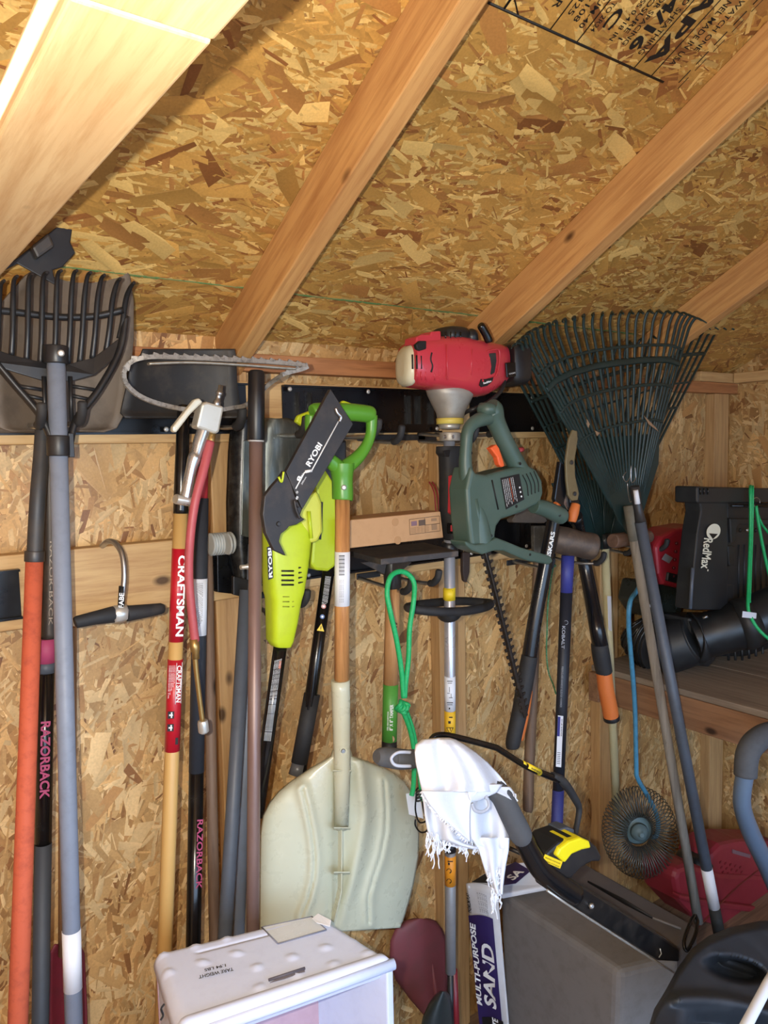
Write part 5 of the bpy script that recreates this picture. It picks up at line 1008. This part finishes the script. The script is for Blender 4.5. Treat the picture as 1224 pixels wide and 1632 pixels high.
for xs in ((1104, 1146), (1218, 1262)): slab('foot', [(xs[0], 1040), (xs[1], 1030), (xs[1] - 6, 1052), (xs[1] - 16, 1063), (xs[0] + 4, 1061)], 1.19, .05, BK, t, .005)
for k in range(6): MB().tube([P(1160 + k * 11, 1030, 1.18), P(1161 + k * 11, 1052, 1.18)], .004, 8).build('base_rib', BK, t)
slab('base', [(1100, 985), (1300, 985), (1300, 1048), (1104, 1046)], 1.20, .12, BK, t, .008)
t = thing('bungee_cord', 'green bungee cord stretched down the front of the black blower frame', 'bungee cord', P(1195, 985, 1.05))
wire('cord', [(1196, 776, 1.15), (1196, 782, 1.120), (1196, 850, 1.11), (1193, 930, 1.07), (1192, 965, 1.045), (1196, 982, 1.035), (1208, 1002, 1.02), (1228, 1020, 1.0), (1250, 1030, .99)], .0046, GB, t, 8)
wire('cord', [(1200, 776, 1.15), (1200, 782, 1.120), (1199, 850, 1.112), (1196, 930, 1.075), (1195, 960, 1.05)], .0030, GB, t, 8)
wire('cord', [(1205, 806, 1.12), (1210, 840, 1.11), (1222, 900, 1.10), (1240, 970, 1.08)], .0046, GB, t, 8); wire('cord', [(1206, 815, 1.12), (1216, 838, 1.115), (1240, 868, 1.11)], .0036, GB, t, 8)
wire('wire_hook', [(1203, 808, 1.12), (1199, 798, 1.12), (1205, 793, 1.12), (1210, 796, 1.12), (1211, 802, 1.12)], .0015, STEEL, t, 6)
slab('paper_tag', [(1184, 974), (1206, 977), (1205, 986), (1183, 984)], 1.03, .0008, WHITE, t, 0)
# ---------------------------------------------------------------- red mower in the corner
RM = mat('mower_red', (150, 46, 58), .45, dirt=(116, 48, 58), amt=.35, scale=10, bump=0); Ye = 1.275
t = thing('red_lawn_mower', 'red-engined lawn mower in the far right corner with a blue-grey handle', 'lawn mower', P(1150, 1500, 1.3))
slab('engine_base', [(1076, 1400), (1082, 1384), (1100, 1378), (1150, 1392), (1300, 1400), (1300, 1500), (1180, 1490), (1110, 1466), (1082, 1436)], Ye, .13, RM, t, .018)
slab('engine_cowl', [(1128, 1392), (1134, 1362), (1150, 1346), (1180, 1340), (1300, 1340), (1300, 1410), (1150, 1404)], Ye + .01, .12, RM, t, .016)
for r_ in range(4):
    for q in range(5): MB().obox(P(1148 + q * 8 + r_ * 2, 1374 + r_ * 8 + q * 2, Ye + .0095), V(.0052, 0, 0), V(0, .001, 0), V(0, 0, .0034)).build('cowl_hole', CRD, t)
slab('front_shelf', [(1084, 1426), (1130, 1436), (1300, 1458), (1300, 1466), (1120, 1446), (1084, 1434)], Ye - .02, .03, RM, t, .006)
slab('cowl_highlight', [(1168, 1354), (1196, 1362), (1196, 1368), (1168, 1360)], Ye + .006, .003, mat('highlight_grey', (130, 100, 110), .4), t, 0)  # highlight on the cowl, painted as a thin paler strip
MB().lathe(P(1106, 1386, 1.34), (0, 0, 1), [(0, .055), (.03, .06), (.05, .052), (.058, .03)], 24).build('fuel_cap', K, t)
HB = mat('handle_blue_grey', (98, 116, 138), .4, dirt=(80, 92, 108), amt=.2, scale=10, bump=0)
rod('foam_grip', [(1260, 1166, .86, 36), (1225, 1170, .86, 37), (1203, 1183, .86, 37), (1191, 1204, .86, 36), (1188, 1236, .86, 35)], mat('foam_grey', (78, 80, 84), .85, amt=.3, scale=80, bump=.3), t, n=20)
rod('handle_tube', [(1188, 1230, .86, 27), (1183, 1262, .87, 27), (1184, 1290, .88, 27), (1198, 1330, .90, 28), (1222, 1380, .93, 28), (1250, 1440, .97, 28), (1285, 1500, 1.10, 25), (1295, 1490, 1.27, 22)], HB, t, n=20)
wire('recoil_rope', [(1212, 1384, 1.24), (1170, 1418, 1.2), (1120, 1470, 1.12), (1106, 1488, 1.08)], .0026, CRD, t, 6)
slab('corner_plate', [(1215, 1458), (1250, 1462), (1250, 1490), (1216, 1484)], Ye - .03, .004, ZINC, t, .001)
# ---------------------------------------------------------------- mower with the grey grass box
GB2 = mat('grass_box_grey', (116, 114, 114), .75, dirt=(92, 88, 84), amt=.5, scale=30, bump=.5)
t = thing('push_mower', 'black handled push mower with big grey grass box and yellow switch guard', 'lawn mower', V(1.35, 1.1, 0))
g = MB(); tops_ = [V(1.255, .925, .50), V(1.405, .875, .495), V(1.40, 1.285, .50), V(1.262, 1.285, .50)]
bots_ = [V(1.262, .945, .03), V(1.39, .90, .03), V(1.39, 1.27, .03), V(1.27, 1.27, .03)]
k = g.v; g.add(tops_ + bots_, [(0, 1, 2, 3), (7, 6, 5, 4), (0, 4, 5, 1), (1, 5, 6, 2), (2, 6, 7, 3), (3, 7, 4, 0)], False); g.build('grass_box', GB2, t, bev=.016, seg=3)
g = MB(); zt = .482
tq = [V(1.413, .90, zt - .02), V(1.60, .952, zt - .035), V(1.575, 1.285, zt - .01), V(1.43, 1.27, zt + .012)]
g.add(tq + [V(p.x, p.y, .05) for p in tq], [(0, 1, 2, 3), (7, 6, 5, 4), (0, 4, 5, 1), (1, 5, 6, 2), (2, 6, 7, 3), (3, 7, 4, 0)], False); g.build('deck_cover', mat('deck_grey', (92, 88, 88), .6, dirt=(118, 108, 98), amt=.5, scale=12, bump=.1), t, bev=.022, seg=4)
MB().tube([P(937, 1405, 1.19), P(995, 1437, 1.08), P(1040, 1463, 1.0)], [.003, .007, .003], 8, flat=.5).build('deck_slot', INK, t)
MB().tube([P(1040, 1463, 1.0), P(1085, 1480, .95)], .003, 6).build('deck_ridge', GB2, t)
MB().tube(smooth([P(1108, 1458, .93), P(1100, 1470, .92), P(1090, 1500, .91), P(1095, 1515, .90), P(1108, 1490, .91), P(1112, 1468, .92)], 5), .004, 8, closed=True).build('side_hinge', KG, t)
Yk = .865
slab('side_arm', [(862, 1392), (878, 1383), (902, 1394), (1050, 1488), (1084, 1512), (1084, 1534), (1050, 1532), (905, 1440), (868, 1414)], Yk - .005, .024, mat('arm_black', (20, 21, 23), .35, dirt=(90, 80, 70), amt=.25), t, .005)
MB().tube([P(872, 1419, Yk - .008), P(905, 1442, Yk - .008), P(1048, 1534, Yk - .008), P(1074, 1550, Yk - .008)], .0022, 8).build('arm_edge', ZINC, t)
MB().lathe(P(941, 1443, Yk - .006), (-.2, -1, .2), [(0, .0062), (.004, .0062), (.0065, .003)], 6).build('bolt', STEEL, t)
MB().tube([P(1052, 1512, Yk - .007), P(1054, 1520, Yk - .008), P(1050, 1526, Yk - .007)], .0012, 6).build('clip', ZINC, t)
rod('handle_tube', [(829, 1326, .87, 33), (842, 1352, .87, 34), (862, 1384, .868, 36), (890, 1408, .866, 36), (915, 1425, .866, 34)], mat('tube_gloss_black', (16, 18, 22), .2, dirt=(60, 60, 64), amt=.15, scale=10, bump=0), t, n=24)
FG = mat('foam_charcoal', (74, 76, 80), .8, dirt=(96, 96, 98), amt=.3, scale=70, bump=.2)
rod('foam_grip', [(788, 1258, .89, 34), (800, 1270, .88, 35), (815, 1300, .875, 36), (830, 1330, .87, 36), (832, 1334, .87, 30)], FG, t, n=24)
rod('handle_bar', [(628, 1210, .92, 26), (680, 1208, .915, 26), (740, 1222, .905, 28), (790, 1260, .89, 30)], FG, t, n=20)
rod('grip_end', [(600, 1206, .93, 20), (606, 1206, .93, 28), (618, 1207, .928, 32), (640, 1210, .92, 32), (660, 1210, .918, 28)], FG, t, n=20)
MB().tube(smooth([P(655, 1199, .895), P(636, 1199, .895), (P(626, 1205, .897)), P(624, 1212, .897), P(632, 1220, .895), P(655, 1221, .893)], 6), .0026, 8, flat=.7).build('soft_insert', mat('insert_grey', (176, 180, 192), .5), t)
MB().tube(smooth([P(752, 1280, .855), P(757, 1291, .855), P(768, 1294, .855), P(778, 1288, .855), P(779, 1278, .855), P(775, 1270, .855)], 6), .0030, 8, flat=.7).build('soft_insert', MATS['insert_grey'], t)
rod('bail_bar', [(684, 1190, .93, 9), (688, 1177, .93, 9), (700, 1171, .93, 9), (724, 1174, .93, 10), (785, 1190, .935, 10), (798, 1196, .935, 10), (840, 1222, .935, 10), (876, 1237, .935, 11), (890, 1242, .935, 12)], KG, t, n=12, nsm=3)
rod('bail_bar', [(880, 1236, .935, 12), (898, 1246, .935, 14), (918, 1276, .935, 12), (923, 1290, .935, 10), (920, 1312, .93, 9), (915, 1336, .92, 9)], KR, t, n=12, nsm=4)
sleeve('yellow_sleeve', (838, 1221, .935), (864, 1233, .935), 1222, 1232, .0062, YEL, t, 14) if False else MB().tube([P(839, 1220.5, .935), P(860, 1231, .935)], .0062, 14).build('yellow_sleeve', YEL, t)
MB().tube([P(831, 1216, .935), P(836, 1218.5, .935)], .0056, 14).build('yellow_sleeve', YEL, t)
print_on('small_print', 'WARNING', (839, 1220.5, .935), (860, 1231, .935), 1222, 1229.5, .004, .0063, INK, t)
g = MB(); g.prism(px([(862, 1376), (874, 1358), (892, 1342), (914, 1334), (938, 1338), (952, 1350), (960, 1366), (957, 1374), (944, 1374), (926, 1384), (912, 1400), (902, 1402), (880, 1392)], Yk - .01), (0, .06, 0)); g.build('switch_housing', K, t, bev=.006)
slab('yellow_guard', [(887, 1364), (893, 1352), (908, 1341), (926, 1335), (940, 1341), (943, 1352), (928, 1355), (912, 1362), (901, 1376)], Yk - .018, .05, mat('guard_yellow', (238, 222, 30), .35, amt=.1, bump=0), t, .004)
sticker('warning_sticker', [P(868, 1361, Yk - .012), P(896, 1373, Yk - .012), P(892, 1384, Yk - .012), P(864, 1372, Yk - .012)], mat('sticker_amber', (240, 206, 30), .5, amt=0), t, off=.0006, n=(0, -1, 0))
for k_ in range(2): writing('small_print', 'WARNING AVOID BLADE', P(868 - k_ * 1.5, 1366 + k_ * 5, Yk - .012), P(892 - k_ * 1.5, 1376 + k_ * 5, Yk - .012), .0022, INK, t, n=(0, -1, 0), off=.0014)
slab('cable_bracket', [(892, 1322), (905, 1318), (916, 1322), (916, 1334), (896, 1338)], Yk + .02, .03, GPOLE2, t, .003)
rod('power_cord', [(862, 1380, .95, 9), (850, 1372, .98, 8), (830, 1360, 1.0, 7), (812, 1352, 1.02, 7)], K, t)
# ---------------------------------------------------------------- bag of sand
BW = mat('bag_white', (206, 208, 214), .5, dirt=(150, 148, 142), amt=.35, scale=12, bump=.3); NV = mat('bag_navy', (44, 32, 88), .45, amt=.3, scale=12)
t = thing('sand_bag', 'white and navy bag of multi-purpose sand behind the grey grass box', 'sand bag', V(1.22, 1.3, 0))
f0, f1 = (lambda y: (lerp(743, 766, (y - 1405) / 227), 1.315)), (lambda y: (lerp(794, 812, (y - 1420) / 212), 1.235))
def bag(u, v): 
    y = lerp(1408, 1760, v); x0, y0 = f0(y); x1, y1 = f1(y); Y = lerp(y0, y1, u) - .012 * math.sin(math.pi * u) * math.sin(math.pi * min(1, v * 1.5 + .1)) + .0014 * math.sin(v * 22 + u * 5)
    return P(lerp(x0, x1, u), y + 10 * u - 5 * math.sin(math.pi * u), Y)
g = MB(); g.grid(bag, 14, 30); g.build('sack', BW, t, solid=.004, fix=False)
_d = bag(1, .4) - bag(0, .4); bn = V(_d.y, -_d.x, 0).normalized()
def bagp(u0, u1, v0, v1, name, m_, off=.003, n1=8, n2=16):
    g = MB(); g.grid(lambda u, v: bag(lerp(u0, u1, u), lerp(v0, v1, v)) + bn * off, n1, n2); return g.build(name, m_, t, fix=False)
bagp(.0, .80, .14, .66, 'navy_panel', NV, .006); bagp(.12, .85, .60, 1.0, 'black_panel', INK, .0068)
def bagtext(s, u, v0, v1, h, m_=WHT, wt=.03):
    o = writing('lettering', s, bag(u, v0), bag(u, v1), h, m_, t, n=bn, off=.0105, weight=wt); n_ = bn; L0 = world_loc(t)
    for q in o.data.vertices:      # the print follows the bulge of the sack
        p = q.co + L0; vv = min(max((p.z - bag(.5, 0).z) / (bag(.5, 1).z - bag(.5, 0).z), 0), 1); a_, b_ = bag(0, vv), bag(1, vv); uu = min(max((p.x - a_.x) / (b_.x - a_.x), 0), 1)
        q.co = q.co + n_ * (.0185 - (p - bag(uu, vv)).dot(n_))
    return o
bagtext('SAND', .55, .535, .26, .036); bagtext('MULTI-PURPOSE', .16, .53, .17, .016); bagtext('QUIKRETE', .66, .74, .585, .020)
bagtext('PREMIUM PLAY', .12, .12, .03, .010, INK); 
for k_ in range(5): bagtext('NET WT 50 LB', .42 + k_ * .07, .125, .03, .004, MATS['grey_ink'], 0)
g = MB(); g.prism([PZ(744, 1410, .535), PZ(770, 1392, .55), PZ(800, 1376, .56), PZ(850, 1372, .56), PZ(886, 1396, .535), PZ(874, 1412, .53), PZ(800, 1426, .53), PZ(785, 1414, .535)], (0, 0, -.012)); g.build('folded_top', BW, t, bev=.004)
def up_(pts, zz, h, nm, m_): return MB().prism([PZ(x, y, zz) for x, y in pts], (0, 0, h)).build(nm, m_, t)
up_([(752, 1406), (775, 1392), (796, 1384), (790, 1408)], .556, .001, 'black_panel', INK); up_([(800, 1384), (822, 1374), (846, 1388), (822, 1408), (798, 1412)], .562, .001, 'navy_panel', NV)
writing('lettering', 'SA', PZ(812, 1402, .564), PZ(830, 1388, .564), .022, WHT, t, n=(0, 0, 1), off=.002, weight=.03)
# ---------------------------------------------------------------- towel on the handle
TW = mat('towel_white', (222, 226, 236), .9, dirt=(226, 230, 240), amt=.3, scale=140, bump=.8)
t = thing('white_towel', 'frayed white towel draped over the handle of the push mower', 'towel', P(740, 1380, .86))
rb = [(1262, 672, 800), (1280, 676, 806), (1300, 678, 812), (1322, 682, 813), (1338, 688, 812), (1346, 712, 810), (1352, 742, 808)]
def fold(a, b, c): return lambda u, v: a + b * math.sin(u * 17 + v * 2) + c * math.sin(u * 7 - v * 4)
blade('back_drape', rb, lambda u, v: .895 + .012 * math.sin(u * 19) + .006 * math.sin(u * 8 + v * 3), TW, t, th=.003, nu=40, nv=5)
blade('long_tail', [(1335, 752, 811), (1355, 764, 810), (1375, 770, 806), (1395, 776, 803), (1412, 784, 801), (1425, 790, 800)], lambda u, v: .885 + .007 * math.sin(u * 11 + v), TW, t, th=.003, nu=16, nv=5)
ra = [(1177, 700, 716), (1180, 672, 726), (1188, 663, 740), (1200, 661, 758), (1215, 663, 776), (1232, 667, 792), (1248, 670, 806), (1262, 673, 812)]
def bulge(u, v): 
    s_ = math.sqrt(v); return .905 - .05 * s_ - .016 * math.sin(u * 9 + v * 3) * v - .008 * math.sin(u * 21 + v * 5) * v + .014 * (2 * u - 1) ** 4
blade('top_drape', ra, bulge, TW, t, th=.003, nu=44, nv=6)
rc = [(1261, 672, 762), (1272, 678, 752), (1284, 686, 749), (1298, 698, 748), (1312, 713, 748), (1326, 729, 748), (1340, 745, 748)]
blade('front_flap', rc, lambda u, v: .853 - .01 * math.sin(u * 6 + .5) * (1 - v) + .006 * v, TW, t, th=.003, nu=24, nv=5)
blade('side_corner', [(1254, 764, 812), (1262, 790, 818), (1270, 808, 822), (1278, 817, 823)], lambda u, v: .862 + .01 * u, TW, t, th=.003, nu=12, nv=4)
blade('under_lip', [(1250, 744, 800), (1262, 746, 792), (1272, 748, 770), (1276, 750, 760)], lambda u, v: .850 + .012 * u, TW, t, th=.003, nu=12, nv=4)
rng = random.Random(5); g = MB()
for x0, x1, y0, n, ln, Y in ((680, 700, 1336, 16, 30, .89), (688, 697, 1350, 5, 40, .888), (706, 768, 1348, 34, 13, .893), (738, 744, 1350, 4, 26, .89), (770, 800, 1392, 20, 20, .884), (782, 800, 1424, 16, 26, .884), (789, 794, 1430, 3, 34, .883), (808, 823, 1272, 10, 9, .868), (680, 745, 1275, 0, 5, .85)):
    for k_ in range(n):
        x = rng.uniform(x0, x1); y = y0 + rng.uniform(-6, 3); L_ = ln * rng.uniform(.4, 1.15); pts = [(x, y - 4, Y)]
        for j in range(1, 5): pts.append((pts[-1][0] + rng.uniform(-3, 3), y + L_ * j / 4, Y + rng.uniform(-.003, .003)))
        g.tube(smooth([P(*p) for p in pts], 3), .0011, 5)
for k_ in range(120):   # frayed nap along the hems
    i = rng.randrange(len(rc) - 1); f = rng.random(); side = rng.random() < .5
    y = lerp(rc[i][0], rc[i + 1][0], f); x = lerp(rc[i][1], rc[i + 1][1], f); a = P(x + 1, y - 1, .853); g.tube([a, P(x - rng.uniform(0, 4), y + rng.uniform(0, 5), .852)], .0007, 4)
o = g.build('fringe', TW, t); o['kind'] = 'stuff'
# ---------------------------------------------------------------- white foam box
FB = mat('foam_white', (212, 222, 248), .55, dirt=(190, 198, 226), amt=.35, scale=30, bump=.2); PKM = mat('inside_pink', (186, 156, 170), .6, dirt=(150, 120, 136), amt=.5, scale=10); Zb = .78
t = thing('foam_box', 'white moulded foam box with an open pinkish front, at the bottom of the wall', 'box', V(.6, 1.25, 0))
BL_, BR_, FR_, FL_ = V(.372, 1.174, Zb), V(.638, 1.099, Zb), V(.679, .934, Zb - .010), V(.341, .990, Zb)
def topp(u, v):
    p = BL_.lerp(BR_, u).lerp(FL_.lerp(FR_, u), v); e = min(u, 1 - u, v, 1 - v); 
    b_ = .0035 * max(0, math.sin(u * 34 + math.sin(v * 9))) ** 3 * max(0, math.sin(v * 24 + .8)) ** 2 if (v > .45 and u > .3) or v < .35 and u < .45 else 0
    return p + V(0, 0, b_ - .018 * max(0, 1 - e / .04) ** 2 - (.004 if .12 < v < .15 and u > .2 else 0) + (.006 if v > .9 else 0))
g = MB(); g.grid(topp, 70, 50); g.build('lid', FB, t, solid=.010, fix=False)
def wall(a, b, th, nm, m_, z1=Zb - .018): 
    a, b = Vector(a), Vector(b); d = (b - a).normalized(); n_ = d.cross(V(0, 0, 1)) * th; A, B = V(a.x, a.y, 0), V(b.x, b.y, 0)
    return MB().prism([A, B, V(b.x, b.y, z1), V(a.x, a.y, z1)], n_).build(nm, m_, t, bev=.003)
wall(FL_, BL_, .016, 'side_wall', FB); wall(BR_, FR_, .016, 'side_wall', FB); wall(BL_, BR_, .016, 'back_wall', PKM)
g = MB(); inn = lambda a, b, f: a.lerp(b, f); mid = inn(FL_, FR_, .50) + (inn(BL_, BR_, .5) - inn(FL_, FR_, .5)) * .25
MB().tube([FL_ + V(.0, -.002, -.008), inn(FL_, FR_, .5) + V(0, -.002, -.006), FR_ + V(0, -.002, -.002)], .009, 10, flat=.9).build('front_rim', FB, t)
MB().prism([FL_ + V(.012, .002, -.02), FR_ + V(-.012, .002, -.012), FR_ + V(-.012, .01, -.026), FL_ + V(.012, .01, -.036)], (0, .006, 0)).build('rim_drop', FB, t)
def on(x, y, dz=0): p = PZ(x, y, Zb + .001 + dz); return p
MB().prism([on(449, 1556, .001), on(484, 1544, .001), on(486, 1549, .001), on(452, 1561, .001), on(430, 1567, .001)], (0, 0, .001)).build('hand_slot', mat('slot_grey', (120, 116, 124), .6), t)
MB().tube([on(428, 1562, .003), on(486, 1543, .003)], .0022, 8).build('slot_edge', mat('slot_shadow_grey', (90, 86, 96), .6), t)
fr_ = [on(417, 1478, .003), on(497, 1461, .003), on(520, 1482, .003), on(443, 1504, .003)]
for i in range(4): MB().tube([fr_[i], fr_[(i + 1) % 4]], .0014, 6).build('pocket_frame', mat('frame_grey', (120, 124, 140), .5), t)
MB().prism([p + V(0, 0, -.0005) for p in fr_], (0, 0, .001)).build('label_pocket', mat('pocket_pale', (214, 220, 226), .25, amt=.5, dirt=(188, 196, 206), scale=60), t)
MB().prism([on(497, 1465, .006), on(507, 1457, .010), on(528, 1468, .012), on(526, 1478, .006), on(505, 1472, .006)], (0, 0, .002)).build('torn_paper', WHITE, t, bev=.001)
writing('lettering', 'TARE WEIGHT', on(372, 1548, .002), on(317, 1561, .002), .008, INK, t, n=(0, 0, 1), off=.004, weight=.02)
writing('lettering', '1.94 LBS', on(360, 1542, .002), on(326, 1550, .002), .007, INK, t, n=(0, 0, 1), off=.004, weight=.02)
MB().tube(smooth([P(262, 1600, 1.0), P(257, 1608, 1.0), P(260, 1618, 1.0), P(256, 1626, 1.0)], 5), .0015, 6).build('ink_mark', INK, t)
# ---------------------------------------------------------------- odds at the bottom edge
t = thing('plastic_hood', 'dark pointed plastic hood poking up beneath the dark red blade', 'garden part', P(700, 1660, 1.25))
blade('shell', [(1580, 702, 710), (1586, 694, 716), (1600, 684, 720), (1620, 675, 722), (1650, 668, 724), (1700, 664, 726)], lambda u, v: 1.24 - .03 * (1 - (2 * u - 1) ** 2), mat('hood_dark', (40, 48, 50), .35), t)
# black plastic cart in the lower right corner
CT = mat('cart_black', (46, 50, 56), .55, dirt=(84, 86, 90), amt=.35, scale=20, bump=.3)
t = thing('plastic_cart', 'black moulded plastic cart with a deep recess in the lower right corner', 'cart', V(1.3, .7, 0))
TX = [(1032, 1655), (1045, 1610), (1062, 1582), (1082, 1545), (1104, 1514), (1130, 1494), (1165, 1480), (1210, 1470), (1270, 1468), (1350, 1475)]
def topy(x):
    for a, b in zip(TX, TX[1:]):
        if x <= b[0]: return lerp(a[1], b[1], (x - a[0]) / (b[0] - a[0]))
    return TX[-1][1]
def sst(a, b, x): x = min(max((x - a) / (b - a), 0), 1); return x * x * (3 - 2 * x)
def cart(u, v):
    x = lerp(1032, 1350, u ** 1.1); T = topy(x); vv = v * v * .6 + v * .4; y = lerp(T, 1760, vv); Y = .86 - .00105 * (y - 1468) - .0002 * (x - 1032)
    Y += .035 * max(0, 1 - (y - T) / 16) ** 2
    dx, dy = (x - 1170) / 50, (y - 1546 - (x - 1170) * .2) / 21; Y += .07 * sst(1.15, .65, math.sqrt(dx * dx + dy * dy))          # hand recess
    Y -= .020 * math.exp(-((y - (1532 + (x - 1160) * .35)) / 7) ** 2) * sst(1140, 1155, x) * sst(1215, 1195, x)
    Y -= .022 * math.exp(-((y - (1592 + .0016 * (x - 1110) ** 2)) / 9) ** 2) * sst(1055, 1085, x)                                # moulded ridge
    Y += .05 * sst(0, 30, y - (1602 + .0016 * (x - 1110) ** 2)) * sst(1075, 1110, x)
    return P(x, y, Y)
g = MB(); g.grid(cart, 110, 90); g.build('shell', CT, t, solid=.006, fix=False)
MB().prism([V(1.12, .48, .0), V(1.75, .48, 0), V(1.75, .80, 0), V(1.2, .80, 0)], (0, 0, .30)).build('tub', CT, t, bev=.03)
t = thing('white_pipe', 'short white plastic pipe rising at the bottom right edge beside the black cart', 'pipe', P(1180, 1650, .52))
MB().tube([P(1240, 1540, .56), P(1222, 1572, .55), P(1186, 1640, .53), P(1170, 1668, .52)], rad(17, P(1200, 1610, .54)), 16).build('tube', WHITE, t)

# ---------------------------------------------------------------- pieces that belong to a part hang below that part
NEST = {'rubber_tip': ('prong',), 'pivot_bolt': ('cutting_link',), 'barcode_bar': ('barcode_label', 'price_sticker'), 'small_print': ('instruction_label', 'rating_label', 'sticker', 'brand_label', 'barcode_label', 'green_label', 'yellow_sleeve', 'warning_sticker', 'tube', 'price_sticker', 'handle', 'box', 'sleeve', 'sack'),
        'lettering': ('brand_plate', 'brand_label', 'logo_plate', 'green_label', 'navy_panel', 'black_panel', 'frame_side', 'label', 'sleeve', 'lid', 'handle', 'grip', 'arm', 'air_filter_box'), 'pictogram': ('brand_label',), 'label_line': ('brand_label', 'box'), 'printed_mark': ('warning_label', 'instruction_label', 'yellow_band'),
        'warning_triangle': ('warning_label',), 'safety_mark': ('rating_label',), 'cooling_slot': ('engine_cover',), 'cover_rib': ('engine_cover',), 'side_window': ('engine_cover',), 'window_rim': ('engine_cover',), 'logo_plate': (), 'logo_dot': ('logo_plate',), 'vent_slot': ('motor_housing',), 'screw_hole': ('motor_housing',),
        'throttle_trigger': ('throttle_handle',), 'stop_switch': ('throttle_handle',), 'clamp_screw': ('clamp',), 'muffler_rib': ('muffler_cover',), 'hose_ring': ('flexible_hose',), 'vent_boss': ('fan_cover',), 'panel_rib': ('back_panel',), 'panel_hole': ('back_panel',), 'top_rib': ('frame_top',), 'logo_triangle': ('logo_disc',),
        'hub_rib': ('hub',), 'cowl_hole': ('engine_cowl',), 'cross_rib': ('scoop', 'socket'), 'printed_patch': ('box',), 'knob_hole': ('side_knob',), 'sticker_panel': ('price_sticker',), 'printed_stripe': ('sleeve',), 'screw': ('rail_channel', 'grip_socket', 'washer'), 'rail_rib': ('rail_channel',), 'hazard_mark': ('hazard_triangle',)}
def centre(o): return sum((Vector(b) for b in o.bound_box), Vector()) / 8
bpy.context.view_layer.update()
for root in [o for o in C.objects if o.parent is None and o.get('category') and len(o.children) > 1]:
    kids = list(root.children); cen = {o: centre(o) for o in kids}
    for o in kids:
        base = o.name.split('.')[0]
        if base not in NEST: continue
        for want in NEST[base]:
            c = [q for q in kids if q.name.split('.')[0] == want and q is not o and q.location.length < 1e-6]
            if c: o.parent = min(c, key=lambda q: (cen[q] - cen[o]).length); break
